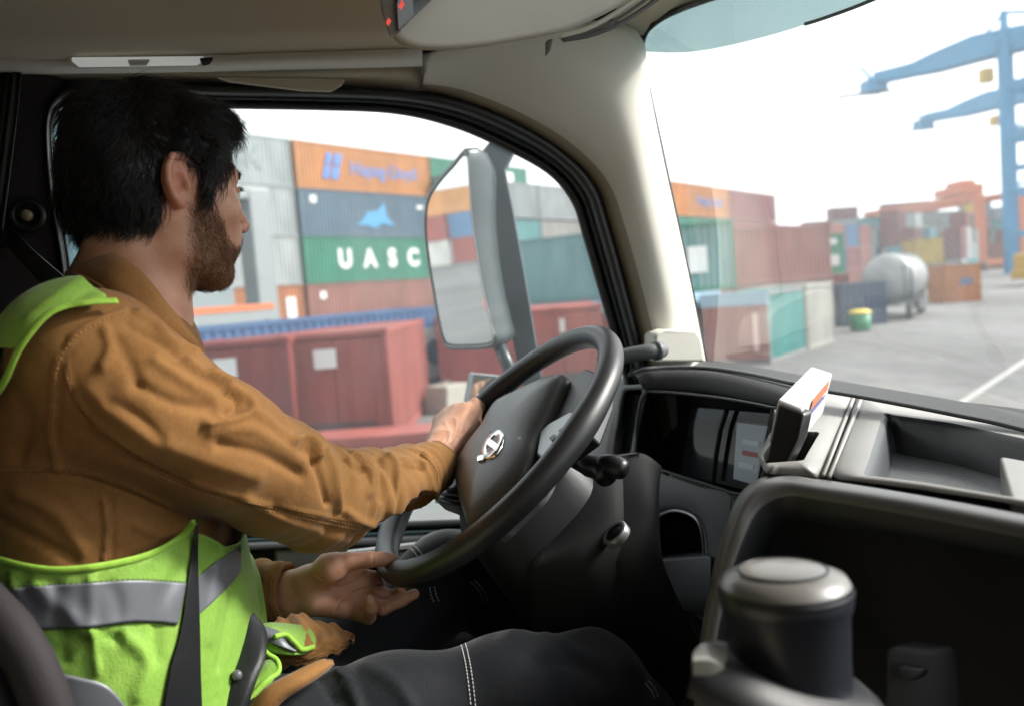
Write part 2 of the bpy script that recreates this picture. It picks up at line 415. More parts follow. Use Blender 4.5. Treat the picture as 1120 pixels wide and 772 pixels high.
container(Dp - RD * 12.2, 12.19, 2.59, (.62, .27, .1), 'orange container with small blue lettering on top, right of the A-pillar', GB, z=7.95, texts=[('Hapag-Lloyd', 1.1, 8, 1.3, BLUE_T, 0)])
container(Dp + RD * .05, 12.19, 2.59, (.28, .09, .1), 'dull maroon container on top, right of the orange one', GB, z=7.95)
for k in range(3):
    container(Dp - RD * 12.2, 12.19, 2.59, [(.1, .3, .3), (.3, .1, .1), (.08, .3, .22)][k], ['dark green container at ground level', 'maroon container one above the ground', 'green container directly'][k] + ' below the top orange one', GB, z=2.64 * k)
    container(Dp + RD * .05, 12.19, 2.59, [(.3, .1, .1), (.1, .2, .3), (.3, .1, .09)][k], ['maroon container at ground level', 'blue container one above the ground', 'red container directly'][k] + ' below the dull maroon one', GB, z=2.64 * k)
# greys high behind the mirror post
E0 = W(600, 315, 70); Ep = row_pt(597, E0)
for k in range(4):
    for j in range(2):
        c_ = [(.1, .3, .3), (.32, .36, .36), (.42, .4, .38), (.37, .4, .41)][k] if j == 0 else [(.3, .12, .1), (.15, .33, .35), (.12, .35, .36), (.33, .37, .38)][k]
        container(Ep + RD * (-12.3 * j + .1), 12.19, 2.85, c_, '%s container of the %s far stack beyond the mirror post' % (['lowest', 'second lowest', 'third lowest', 'topmost'][k], ['right', 'left'][j]), GB, z=3.0 * k)

q = row_pt(478, W(478, 460, 22)); t = tag(empty('concrete_block', q, RZ), 'pale concrete block on the ground behind the driver\'s far hand', 'concrete block')
b = MB(); b.prism([(0, 0, 0), (1.1, 0, 0), (1.0, 0, .75), (.1, 0, .75)], (0, .8, 0)); b.build('block_body', mat('pale_concrete', (.3, .28, .24), .9, var=.15), t, bevel=.04, world=False)
b = MB(); b.tube([(.35, .4, .74), (.38, .4, .86), (.72, .4, .86), (.75, .4, .74)], .02, 8); b.build('lifting_loop', DARKF, t, world=False)

t = tag(empty('flat_rack', row_pt(312, W(312, 478, 16.4)), R(-2)), 'low brick red flat rack on the ground in front of the two container ends', 'flat rack')
FRK = paint((.45, .13, .11)); b = MB(); b.box((1.6, .6, .42), (3.4, 1.2, .16)); b.build('deck', FRK, t, world=False)
b = MB()
for y in (.1, 1.1): b.box((1.6, y, .22), (3.5, .14, .34))
for k in range(5): b.box((.2 + k * .7, .6, .2), (.1, .85, .16))
b.build('side_rails', FRK, t, world=False)
b = MB()
for x in (-.1, 3.3):
    for y in (.1, 1.1): b.box((x, y, .26), (.2, .2, .52))
b.build('corner_castings', paint((.3, .09, .08)), t, world=False)
end_unit(521, 24.9, 400, (.4, .09, .07), 'plain red container end seen below the door mirror', bits=False)
# ------------------------------------------------------------------ right-hand middle distance
def gpt(px, py):
    q = on_ground(px, py); return Vector((q.x, q.y, 0))
def far_cont(px, py, col, label, L=6.06, k=0, rot=0, texts=(), patches=(), H=2.59, dz=None, grp='far containers across the yard'):
    """a container whose near-left bottom corner stands on the ground under pixel (px, py), k tiers up"""
    return container(gpt(px, py), L, H, col, label, grp, rz=RZ + R(rot), z=2.62 * k if dz is None else dz, texts=texts, patches=patches)
MAR = (.27, .07, .07)
far_cont(903, 348, (.4, .1, .08), 'small red container at ground level between the white one and dark blue box', L=1.6, rot=-49)
far_cont(898, 346, (.03, .35, .2), 'green container with two white panels, above the small red one left of the tank', L=1.75, k=1, rot=-49, patches=[(.85, 2.1, .9, .4, WHITE), (.85, .9, 1.1, .7, WHITE)])
base = gpt(922, 322)
cols = [(.3, .09, .08), (.27, .08, .08), (.05, .14, .3), (.3, .1, .1)]
for i in range(3):
    for k in range(3):
        c_ = (.04, .15, .33) if (i == 0 and k == 1) or (i == 1 and k == 2) else random.choice([(.3, .09, .08), (.33, .12, .1), (.25, .06, .07)])
        container(base + RD * (6.3 * i) + RN * 1, 6.06, 2.59, c_, '%s container, tier %s of the %s column of the maroon block behind the tank' % ('blue' if c_[2] > .2 else 'maroon', ['one', 'two', 'three', 'four', 'five'][k], ['left', 'middle', 'right'][i]), 'block of maroon and blue containers', z=2.62 * k)
container(base - RD * 12 + RN * 4, 12.19, 2.59, (.3, .1, .09), 'maroon container top seen over the big maroon one, left of the block', 'far containers across the yard', z=5.2)
container(base - RD * 12 + RN * 4, 12.19, 2.59, (.26, .1, .09), 'maroon container under that, mostly hidden, left of the block', 'far containers across the yard', z=2.62)
container(base - RD * 3 + RN * 30, 12.19, 2.59, (.6, .6, .58), 'white container high above the maroon block', 'far containers across the yard', z=7.9)
# dark blue box, bin
far_cont(921, 358, (.05, .1, .19), 'dark blue steel box behind the green bin, in front of the tank', L=2.45, H=2.2, rot=-49)
q = gpt(941, 362)
t = tag(empty('waste_bin', q), 'green bin with a yellow lid beside the dark blue box', 'bin')
b = MB(); b.lathe([(.0, 0.02), (.42, 0.02), (.46, .1), (.5, .85), (.47, .85), (.4, .1), (0, .1)], (0, 0, 0), n=20); b.build('bin_body', mat('green_plastic', (.02, .2, .09), .5), t, smooth=True, world=False)
b = MB(); b.lathe([(0, 1.02), (.3, 1.0), (.53, .92), (.54, .84), (0, .84)], (0, 0, 0), n=20); b.build('lid', mat('yellow_plastic', (.7, .55, .08), .5), t, smooth=True, world=False)
# tank container on a trailer
q = gpt(1029, 344)
t = tag(empty('tank_trailer', q, RZ + R(4)), 'silver cylindrical tank on a dark road trailer behind the dark blue box', 'tank trailer')
STEEL = mat('brushed_steel', (.28, .29, .295), .45, .35, var=.12, vscale=1.5)
b = MB(); prof = [(0, 0), (.7, .05), (1.1, .18), (1.36, .42), (1.4, .7)] + [(1.4, x) for x in (2, 4, 6)] + [(1.33, 6.3), (1.0, 6.6), (0, 6.8)]
b.lathe(prof, (-3.4, 2.2, 2.2), (1, 0, 0), 32); b.build('tank_shell', STEEL, t, smooth=True, world=False)
b = MB()
for x in (-2.5, -1, .7, 2.2): b.lathe([(1.4, x + 3.4), (1.45, x + 3.4), (1.45, x + 3.5), (1.4, x + 3.5)], (-3.4, 2.2, 2.2), (1, 0, 0), 32)
b.build('band', STEEL, t, world=False)
b = MB(); b.box((0, 2.2, .95), (8.2, 1.2, .22)); b.box((.5, 1.0, .8), (2.2, .5, .6)); b.box((-1.8, 1.0, .75), (1.6, .5, .5)); b.tube([(-3.3, 1.0, 1.0), (-3.3, 1.0, 2.9)], .04, 6); b.tube([(-3.3, 1.4, 1.0), (-3.3, 1.4, 2.9)], .04, 6); b.box((-.1, 2.2, 3.35), (5.6, .5, .06))
for x in (-3, 3): b.box((x, 2.2, 1.5), (.2, 2.3, 1.0))
b.build('chassis', DARKF, t, world=False)
TY = mat('tyre_rubber', (.02, .02, .02), .85)
for x in (1.6, 2.9, -3.2):
    for y in (1.05, 3.2):
        b = MB(); b.lathe([(.2, 0), (.48, .02), (.5, .12), (.48, .28), (.2, .3)], (x, y, .5), (0, 1, 0), 20); w_ = b.build('wheel', TY, t, smooth=True, world=False)
        b = MB(); b.lathe([(0, -.01), (.24, -.01), (.24, .05), (0, .05)], (x, y, .5), (0, 1, 0), 16); b.build('rim', STEEL, w_, world=False)
b = MB(); b.box((1.2, .85, 1.0), (.5, .06, .22)); b.build('marker_plate', mat('orange_plate', (.7, .3, .05), .6), t, world=False)
# orange and yellow containers etc. to the right of the tank
far_cont(1034, 332, (.62, .20, .035), 'bright orange container with a small dark logo standing alone on the ground', L=2.5, rot=-54, patches=[(1.5, 1.4, .9, .5, mat('dark_logo', (.08, .1, .2), .6))])
far_cont(1003, 318, (.6, .42, .08), 'yellow container on the second tier between the tank and the orange one', L=3.0, k=1, rot=-49)
far_cont(1003, 318, (.5, .4, .3), 'sand coloured container below the yellow one', L=3.0, k=0, rot=-49)
rowcols = [(.27, .07, .07), (.1, .35, .4), (.5, .52, .53), (.3, .08, .06), (.04, .13, .3), (.55, .56, .56), (.25, .07, .08), (.5, .2, .07), (.35, .42, .45)]
nm = {0: 'maroon', 1: 'turquoise', 2: 'light grey', 3: 'brick red', 4: 'navy', 5: 'off-white', 6: 'dark maroon', 7: 'orange', 8: 'blue grey'}
rng = random.Random(11)
used = set()
def stack_block(px, py, n, tiers, back, where, L=6.06, gap=.3, pick=None):
    p = gpt(px, py)
    for i in range(n):
        h = tiers[i % len(tiers)]
        for k in range(h):
            ci = rng.randrange(9) if pick is None else rng.choice(pick)
            container(p + RD * ((L + gap) * i) + RN * back, L, 2.59, rowcols[ci], '%s container, level %d, stack %d of the %s' % (nm[ci], k + 1, i + 1, where), 'far containers across the yard', z=2.62 * k, doors=(i % 2 == 0))
stack_block(985, 309, 4, [4, 3, 4, 3], 0, 'row behind the yellow container', pick=[0, 1, 3, 6, 2])
stack_block(1068, 300, 6, [3, 4, 2, 3, 4, 4], 2, 'far row right of the gantry leg', pick=[0, 6, 2, 8, 1, 5])
stack_block(1045, 306, 5, [2, 3, 2, 3, 2], 6, 'row between the gantry legs', pick=[0, 1, 3, 4, 7])
stack_block(975, 311, 3, [2, 3, 2], 3, 'row behind the tank', pick=[4, 2, 3, 8])
# long distant rows that close the yard, facing the truck
for i in range(9):
    for k in range([5, 6, 5, 6, 6, 5, 6, 5, 6][i]):
        ci = rng.choice([2, 8, 8, 1, 6, 2, 3, 8])
        far_cont(884 + i * 29, 308.5 - i * 2.26, rowcols[ci], '%s container, level %d, column %d from the left of the skyline row' % (nm[ci], k + 1, i + 1), L=6.0, k=k, rot=-50, grp='skyline row of far containers')
for i in range(10):
    for k in range([2, 3, 2, 1, 3, 2, 3, 2, 3, 2][i]):
        ci = rng.choice([0, 3, 4, 6, 7, 1, 3])
        far_cont(978 + i * 15, 306 - i * 1.6, rowcols[ci], '%s container, level %d, column %d from the left of the low red row' % (nm[ci], k + 1, i + 1), L=2.9, k=k, rot=-50, grp='low row of far red containers')
# low hazy hills on the horizon
hl = MB(); ang0, ang1 = R(-60), R(130); rows = [[], [], []]
for i in range(120):
    a = ang0 + (ang1 - ang0) * i / 119; hgt = 22 + 14 * math.sin(a * 5.1) + 8 * math.sin(a * 13 + 1) + 4 * math.sin(a * 31)
    for r_, (dist, z) in zip(rows, ((520, -1), (620, max(6, hgt * .7)), (760, -1))): r_.append((math.sin(a) * dist, math.cos(a) * dist, z))
hl.grid(rows); tag(hl.build('hills', mat('far_hills', (.19, .22, .23), .95, var=.15, vscale=.02), smooth=True), kind='structure')
# ------------------------------------------------------------------ orange gantry crane
ORG = mat('orange_crane_paint', (.46, .12, .04), .5)
def at_depth(px, py, p0): return on_plane(px, py, p0, RN)
t = tag(empty('gantry_crane', gpt(1083, 305)), 'orange rubber-tyred gantry crane spanning the far container stacks', 'gantry crane')
def beam(b, p, q, w, h):
    p, q = Vector(p), Vector(q); d = (q - p); L = d.length; M = Matrix.Translation((p + q) / 2) @ d.to_track_quat('X', 'Z').to_matrix().to_4x4()
    b.box((0, 0, 0), (L, w, h), M); return b
pa, pb = W(947, 236, 183), W(1073, 214, 150); pb.z = pa.z = (pa.z + pb.z) / 2
GD = (pb - pa).normalized(); GN = Vector((-GD.y, GD.x, 0))
for off in (0, 9):
    b = MB(); beam(b, pa + GN * off, pb + GN * off, 1.1, 1.3); b.build('girder', ORG, t)
for P in (pa + GD * 1, pb - GD * .5):
    for off in (0, 9):
        b = MB(); f0 = Vector((P.x, P.y, .9)) + GN * off; beam(b, P + GN * off, f0, 1.4, 1.4); b.build('leg', ORG, t)
        b = MB(); b.lathe([(.3, -.4), (1.1, -.38), (1.1, .38), (.3, .4)], f0 + Vector((0, 0, -.02)), GN, 16); b.build('wheel', TY, t)
    b = MB(); beam(b, Vector((P.x, P.y, 1.6)) + GN * -1, Vector((P.x, P.y, 1.6)) + GN * 10, .9, 1.0); b.build('sill_beam', ORG, t)
pt_ = pb - GD * 11 + GN * 4.5
b = MB(); b.box(pt_ + Vector((0, 0, 2.0)), (4.2, 10, 1.6), Matrix.Translation((0, 0, 0))); b.box(pt_ + Vector((.5, 0, 3.4)), (3, 5, .9)); b.build('trolley', ORG, t)
b = MB(); b.box(pt_ + Vector((1, -2, -1.6)), (1.8, 1.8, 2.0)); b.build('cab', mat('yellow_cab', (.6, .42, .08), .5), t)
# ------------------------------------------------------------------ blue ship-to-shore cranes
CB = mat('blue_crane_paint', (.012, .20, .38), .5, var=.15, vscale=.2)
def sts(d0, tower, d1, boom_l, zb_px, label, wide):
    """tower: top pixel at depth d0; the boom tip at pixel boom_l at depth d1"""
    top = W(*tower, d0); foot = Vector((top.x, top.y, 0)); base_ = foot.copy()
    t = tag(empty('harbour_crane', base_), label, 'harbour crane', 'blue ship-to-shore cranes')
    bl = W(*boom_l, d1); hb = W(tower[0], zb_px, d0); bl.z = hb.z
    bx = (bl - foot); bx.z = 0; bx.normalize(); by = Vector((-bx.y, bx.x, 0))
    Lb = ((bl - foot).xy).length; z0 = bl.z
    sc = top.z / 60
    for sx, sy in ((0, -1), (0, 1), (-1, -1), (-1, 1)):
        a = foot + bx * (sx * 22 * sc) + by * (sy * wide); b = MB(); beam(b, a, a + Vector((0, 0, z0 + 2)), 1.75 * sc, 1.75 * sc); b.build('leg', CB, t)
    for z in (z0 * .18, z0 * .38, z0 * .62, z0 * .85):
        b = MB()
        for sx in (0, -1):
            beam(b, foot + bx * (sx * 22 * sc) - by * wide + Vector((0, 0, z)), foot + bx * (sx * 22 * sc) + by * wide + Vector((0, 0, z)), 1.0 * sc, 1.3 * sc)
        for sy in (-1, 1):
            beam(b, foot + by * wide * sy + Vector((0, 0, z)), foot - bx * 22 * sc + by * wide * sy + Vector((0, 0, z)), 1.0 * sc, 1.3 * sc)
        b.build('cross_beam', CB, t)
    b = MB()
    zz = [z0 * f for f in (.02, .18, .38, .62, .85, 1)]
    for i in range(5):
        s_ = -1 if i % 2 else 1
        beam(b, foot + by * wide * s_ + Vector((0, 0, zz[i])), foot - by * wide * s_ + Vector((0, 0, zz[i + 1])), .6 * sc, .6 * sc)
        beam(b, foot + by * wide + Vector((0, 0, zz[i])) - bx * (0 if s_ > 0 else 22 * sc), foot + by * wide + Vector((0, 0, zz[i + 1])) - bx * (22 * sc if s_ > 0 else 0), .6 * sc, .6 * sc)
    b.build('bracing', CB, t)
    # A-frame
    b = MB(); ap = foot + Vector((0, 0, top.z))
    for sy in (-1, 1): beam(b, foot + by * wide * sy + Vector((0, 0, z0)), ap + by * wide * .3 * sy, 1.2 * sc, 1.2 * sc)
    beam(b, ap, foot - bx * 26 * sc + Vector((0, 0, z0 + 4 * sc)), .7 * sc, .7 * sc)
    beam(b, ap, foot + bx * Lb * .18 + Vector((0, 0, z0 + 4.5 * sc)), .5 * sc, .5 * sc)
    b.build('apex_frame', CB, t)
    # boom: deep near the tower, tapering to the tip
    zt = hb.z - z0
    b = MB(); prof = [(-.45, 1, 6), (0, .6, 6.4), (.2, .3, 6.4), (.45, -.2, 4.6), (.62, 0, 3.0), (.9, 0, 2.6)]
    for sy in (-.55, .55):
        vs = []
        for u, lo, hi in prof:
            c = foot + bx * Lb * u + by * wide * sy + Vector((0, 0, z0))
            for dy, dz in ((-.5, lo), (.5, lo), (.5, hi * .95), (-.5, hi * .95)): vs.append(c + by * dy * sc + Vector((0, 0, dz * sc)))
        fs = [(i * 4 + k, i * 4 + (k + 1) % 4, i * 4 + 4 + (k + 1) % 4, i * 4 + 4 + k) for i in range(len(prof) - 1) for k in range(4)] + [(0, 1, 2, 3), (20, 21, 22, 23)]
        b.add(vs, fs)
    b.build('boom', CB, t)
    tip = foot + bx * Lb * .92 + Vector((0, 0, z0)); b = MB()
    b.box(tip + Vector((0, 0, -.6 * sc)), (5 * sc, 5 * sc, 3.2 * sc)); beam(b, tip + Vector((0, 0, 1 * sc)), tip + bx * 3 * sc + Vector((0, 0, 5 * sc)), .8 * sc, .8 * sc)
    b.build('tip_housing', CB, t)
    b = MB(); beam(b, tip - bx * 4 * sc + Vector((0, 0, -2.4 * sc)), tip + bx * 9 * sc + Vector((0, 0, -1.4 * sc)), 3 * sc, .3 * sc); b.build('catwalk', DARKF, t)
    b = MB(); b.box(foot + bx * 4 * sc + by * 0 + Vector((0, 0, z0 - 3.4 * sc)), (2.4 * sc, 2.4 * sc, 3.2 * sc)); b.build('trolley_cab', mat('ochre_cab', (.55, .35, .08), .5), t)
sts(120, (1098, 14), 133, (944, 94), 62, 'tall blue harbour crane with its boom reaching left at the upper right', 2.2)
sts(170, (1102, 88), 182, (1002, 133), 118, 'second blue harbour crane with a lower shorter boom, beyond the first', 3)
# yellow straddle machine at the right edge
q = gpt(1140, 312); t = tag(empty('terminal_tractor', q, RZ), 'yellow terminal tractor at the right edge of the yard', 'tractor')
YL = mat('yellow_machine_paint', (.4, .25, .03), .5)
b = MB(); b.box((1.5, 1.2, 1.1), (4.6, 2.2, .9)); b.build('body', YL, t, bevel=.08, world=False)
b = MB(); b.box((.6, 1.2, 2.2), (1.6, 1.9, 1.5)); b.build('cab', YL, t, bevel=.15, world=False)
b = MB(); b.box((.6, .24, 2.35), (1.2, .02, .9)); b.build('window', mat('dark_glass', (.03, .04, .05), .1), t, world=False)
for x in (-.2, 3): 
    b = MB(); b.lathe([(.1, 0), (.55, 0), (.55, .4), (.1, .4)], (x, .0, .56), (0, 1, 0), 18); b.build('wheel', TY, t, world=False)
# white lorry crane behind the driver's collar (left, in front of the grey stack)
q = row_pt(232, W(232, 345, 36)); t = tag(empty('reach_stacker', q, RZ), 'white lifting machine with an orange stripe, behind the driver\'s chin', 'lifting machine')
WP = mat('white_machine_paint', (.21, .23, .235), .5, var=.06, vscale=1)
b = MB(); b.box((0, 1.2, 2.2), (6.6, 2.4, 2.6)); b.build('body', WP, t, bevel=.12, world=False)
b = MB(); b.box((0, -.02, 3.35), (6.62, .03, .28)); b.build('stripe', mat('orange_stripe', (.5, .13, .04), .5), t, world=False)
b = MB(); b.box((3.2, .7, 5.0), (1.1, 1.1, 7.6)); b.box((2.6, .7, 8.6), (2.6, 1.0, .6)); b.build('pillar_reflection', WP, t, bevel=.08, world=False)  # pale upright stands in for a pillar reflected in the side window
b = MB(); b.box((-1.0, .9, 5.4), (5.6, .2, 4.2)); b.build('side_panel', mat('grey_panel', (.17, .20, .21), .5), t, bevel=.03, world=False)
b = MB(); beam(b, (.2, -.12, 1.7), (2.8, -.12, 2.7), .08, .14); b.box((.4, -.14, 1.9), (.4, .1, 1.0)); b.build('arm', DARKF, t, world=False)
for x in (-2.2, 2.2):
    b = MB(); b.lathe([(.2, 0), (.9, .05), (.9, .5), (.2, .55)], (x, -.05, .9), (0, 1, 0), 20); b.build('wheel', TY, t, world=False)
# ------------------------------------------------------------------ what the door mirror sees, behind the truck on its left side
def worker(p, label, rz=0):
    """a standing dock worker, one skinned body with clothes as children"""
    t = tag(empty('person', p, rz), label, 'person', 'dock workers behind the truck')
    def tubeg(nm, chains, m):
        b = MB()
        for pts, rs in chains: b.tube(smooth_curve(pts, 4), list(np.interp(np.linspace(0, 1, (len(pts) - 1) * 4 + 1), np.linspace(0, 1, len(rs)), rs)), 10)
        b.build(nm, m, t, smooth=True, world=False)
    tubeg('body', [([(0, 0, .1), (0, 0, .9), (0, 0, 1.4), (0, 0, 1.5), (0, 0, 1.6), (0, .02, 1.72), (0, 0, 1.8)], [.09, .12, .13, .055, .06, .1, .09, .03])], SKINP)
    hv = mat('orange_work_jacket', (.7, .13, .03), .7)
    tubeg('jacket', [([(0, 0, .92), (0, 0, 1.15), (0, 0, 1.42), (0, 0, 1.5)], [.17, .17, .19, .08]), ([(.2, 0, 1.42), (.27, .02, 1.15), (.25, .12, .92)], [.07, .055, .045]), ([(-.2, 0, 1.42), (-.27, .02, 1.15), (-.25, .12, .92)], [.07, .055, .045])], hv)
    tubeg('trousers', [([(.09, 0, .95), (.1, 0, .5), (.1, 0, .06)], [.1, .075, .06]), ([(-.09, 0, .95), (-.1, .02, .5), (-.1, .04, .06)], [.1, .075, .06])], mat('navy_trousers', (.03, .04, .08), .8))
SKINP = mat('plain_skin', (.45, .25, .17), .6)
# ================================================================== the lorry cab
CF = Vector((.96, .28, 0)).normalized(); CL = Vector((-CF.y, CF.x, 0)); UP = Vector((0, 0, 1))
O = Vector((0, 0, CAMZ))
def cab(f, l, z): return O + CF * f + CL * l + UP * z
def Pl(px, py, l): return on_plane(px, py, O + CL * l, CL)
def Pf(px, py, f): return on_plane(px, py, O + CF * f, CF)
def Pz(px, py, z): return on_plane(px, py, O + UP * z, UP)
truck = tag(empty('truck_cab', (0, 1.0, 0)), 'interior of a lorry cab with cream trim, dark dashboard and steering wheel', 'truck')
CREAM = mat('cream_trim_plastic', (.60, .585, .52), .6, bump=.12, bscale=900, bdist=.0006, var=.03, vscale=3)
CREAM2 = mat('beige_headliner', (.52, .48, .38), .85, bump=.3, bscale=700, bdist=.0008)
LINER = mat('taupe_headliner', (.50, .44, .34), .9, bump=.3, bscale=600, bdist=.0008)
RUB = mat('black_rubber', (.014, .015, .017), .45, bump=.15, bscale=400, bdist=.0006)
GLOSSD = mat('dark_teal_door_frame', (.01, .025, .03), .25)
DASH = mat('dark_dash_plastic', (.012, .014, .016), .5, bump=.45, bscale=1100, bdist=.0005)
DASH2 = mat('mid_grey_dash_plastic', (.11, .115, .12), .45, bump=.35, bscale=1200, bdist=.0004)
DASH3 = mat('light_grey_tray_plastic', (.27, .265, .25), .40, bump=.35, bscale=900, bdist=.0005, var=.05, vscale=6)
BLK = mat('black_plastic', (.005, .006, .007), .4, bump=.2, bscale=800, bdist=.0004)
MATTB = mat('matt_black', (.006, .007, .008), .9)
BPIL = mat('dark_plum_trim', (.022, .018, .021), .85, bump=.5, bscale=300, bdist=.001)
CHROME = mat('chrome', (.75, .76, .77), .18, 1.0)
SATIN = mat('satin_silver', (.32, .33, .34), .35, .6)
LEATHER = mat('steering_wheel_leather', (.020, .021, .023), .36, bump=.5, bscale=1300, bdist=.0005)

def glass_mat(name, tint, refl=1.0, dust_veil=.03, veil_col=(.8, .85, .87), ior=1.5):
    m = bpy.data.materials.new(name); m.use_nodes = True; n = m.node_tree; n.nodes.clear()
    o = n.nodes.new('ShaderNodeOutputMaterial'); tr = n.nodes.new('ShaderNodeBsdfTransparent'); tr.inputs[0].default_value = tuple(tint) + (1,)
    gl = n.nodes.new('ShaderNodeBsdfGlossy'); gl.inputs['Roughness'].default_value = .0; gl.inputs[0].default_value = (1, 1, 1, 1)
    fr = n.nodes.new('ShaderNodeFresnel'); fr.inputs[0].default_value = ior
    mt = n.nodes.new('ShaderNodeMath'); mt.operation = 'MULTIPLY'; mt.inputs[1].default_value = refl
    mx_ = n.nodes.new('ShaderNodeMixShader'); n.links.new(fr.outputs[0], mt.inputs[0]); n.links.new(mt.outputs[0], mx_.inputs[0])
    n.links.new(tr.outputs[0], mx_.inputs[1]); n.links.new(gl.outputs[0], mx_.inputs[2])
    tl = n.nodes.new('ShaderNodeBsdfTranslucent'); tl.inputs[0].default_value = tuple(veil_col) + (1,)  # dusty film, doubling as a translucent haze that washes out the view
    ns = n.nodes.new('ShaderNodeTexNoise'); ns.inputs['Scale'].default_value = 7; ns.inputs['Detail'].default_value = 8
    tc = n.nodes.new('ShaderNodeTexCoord'); n.links.new(tc.outputs['Object'], ns.inputs['Vector'])
    mr = n.nodes.new('ShaderNodeMapRange'); mr.inputs[1].default_value = .3; mr.inputs[2].default_value = .75; mr.inputs[3].default_value = dust_veil * .6; mr.inputs[4].default_value = dust_veil * 1.5
    n.links.new(ns.outputs['Fac'], mr.inputs[0])
    m2 = n.nodes.new('ShaderNodeMixShader'); n.links.new(mr.outputs[0], m2.inputs[0]); n.links.new(mx_.outputs[0], m2.inputs[1]); n.links.new(tl.outputs[0], m2.inputs[2])
    n.links.new(m2.outputs[0], o.inputs[0]); return m
GLASS = glass_mat('window_glass', (.92, .96, .96), .5, .085)
WSG = glass_mat('windscreen_glass', (.95, .97, .97), .10, .03)
TINT = glass_mat('windscreen_tint', (.23, .31, .31), .1, .02, (.4, .55, .55))

# ---- structure of the cab: floor, rear wall, roof, doors
def slab_cab(name, pts, ext, m, **k):
    b = MB(); b.prism([cab(*p) for p in pts], ext); return b.build(name, m, truck, **k)
slab_cab('cab_floor', [(-.95, 1.62, -1.3), (1.35, 1.62, -1.3), (1.35, -1.0, -1.3), (-.95, -1.0, -1.3)], -UP * .08, MATTB)
slab_cab('rear_wall', [(-.95, 1.66, -1.3), (-.95, -1.0, -1.3), (-.95, -1.0, .75), (-.95, 1.66, .75)], -CF * .06, LINER)
slab_cab('roof', [(-.95, 1.66, .66), (.75, 1.62, .66), (.75, -1.0, .66), (-.95, -1.0, .66)], UP * .08, LINER)
slab_cab('firewall', [(1.3, 1.6, -1.3), (1.3, -1.0, -1.3), (1.12, -1.0, -.24), (1.02, 1.45, -.24)], CF * .05, MATTB)
# unseen passenger side door, its window opening narrowed to block side light
for a, b_ in (((-.95, -1.3), (1.3, -.38)), ((-.95, .46), (1.0, .72)), ((-.95, -.38), (.42, .46))):
    slab_cab('passenger_door_panel', [(a[0], -.98, a[1]), (b_[0], -.98, a[1]), (b_[0], -.98, b_[1]), (a[0], -.98, b_[1])], -CL * .05, LINER)
slab_cab('passenger_pillar', [(.62, -.98, .46), (.78, -.98, .46), (1.12, -.98, -.24), (1.0, -.98, -.24)], -CL * .06, CREAM)
# driver's door: below the window
LW = 1.5
b = MB(); b.prism([Pl(60, 596, LW), Pl(720, 588, LW), cab(1.02, LW, -.3), cab(1.1, LW, -1.3), cab(-.9, LW, -1.3), cab(-.9, LW, -.35)], CL * .06)
door = b.build('driver_door', BPIL, truck, bevel=.004)
b = MB(); b.prism([Pl(300, 601, LW - .03), Pl(720, 590, LW - .03), Pl(720, 610, LW - .03), Pl(300, 625, LW - .03)], CL * .03); b.build('door_trim', DASH2, door, bevel=.006)
b = MB(); b.tube([Pl(380, 606, LW - .06), Pl(560, 584, LW - .06), Pl(640, 576, LW - .06)], .008, 8); b.build('trim_strip', SATIN, door)
b = MB(); b.prism([cab(-.9, LW - .02, -.4), Pl(-60, 300, LW - .02), Pl(-60, 60, LW - .02), Pl(70, 84, LW - .02), Pl(52, 110, LW - .02), Pl(47, 140, LW - .02), Pl(53, 211, LW - .02), Pl(66, 292, LW - .02), Pl(80, 420, LW - .02), Pl(84, 600, LW - .02)], CL * .08)
bp = b.build('rear_pillar_trim', BPIL, truck, bevel=.01, seg=3)
b = MB(); c = Pl(30, 236, LW - .03); b.lathe([(0, .012), (.006, .012), (.009, .008), (.009, 0), (.0, 0)], c, -CL, 20); b.build('belt_anchor_cap', mat('beige_plastic', (.3, .26, .16), .4), bp, smooth=True)
b = MB(); b.lathe([(.016, .0), (.017, .006), (.026, .006), (.028, 0)], c, -CL, 24); b.build('anchor_ring', BLK, bp, smooth=True)

# ---- window seals, frame and glass
RP = [((50, 134), (57, 141)), ((62, 106), (67, 119)), ((90, 93), (93, 106)), ((150, 90), (150, 112)), ((230, 93), (240, 119)), ((340, 95), (340, 121)), ((430, 98), (430, 125)),
      ((500, 108), (492, 139)), ((560, 131), (545, 161)), ((612, 162), (598, 190)), ((650, 200), (625, 222)), ((668, 250), (638, 262)), ((690, 330), (660, 338)), ((706, 395), (678, 400)),
      ((725, 480), (700, 480)), ((735, 545), (712, 535)), ((700, 585), (695, 558)), ((600, 592), (600, 564)), ((450, 598), (450, 569)), ((300, 603), (300, 577)), ((150, 608), (150, 582)),
      ((92, 592), (104, 570)), ((82, 500), (92, 500)), ((76, 400), (85, 400)), ((67, 292), (77, 289)), ((54, 211), (62, 201))]
def ringcurve(t, l, n=5):
    return smooth_curve([Pl(a[0] + (b_[0] - a[0]) * t, a[1] + (b_[1] - a[1]) * t, l) for a, b_ in RP], n, True)
rub = [(0, LW + .01), (0.02, LW - .022), (.12, LW - .032), (.3, LW - .028), (.42, LW - .012), (.47, LW + .01)]
b = MB(); b.grid([ringcurve(t, l) for t, l in rub], 0, True); b.build('door_seal', RUB, truck, smooth=True)
fr2 = [(.44, LW + .012), (.46, LW + .004), (.62, LW + .012), (.66, LW + .03), (.68, LW + .03)]
b = MB(); b.grid([ringcurve(t, l) for t, l in fr2], 0, True); wf = b.build('window_frame', GLOSSD, door, smooth=True)
b = MB(); b.grid([ringcurve(t, l) for t, l in [(.66, LW + .035), (.7, LW + .02), (.8, LW + .016), (.95, LW + .022), (1.0, LW + .04)]], 0, True); b.build('glass_seal', RUB, wf, smooth=True)
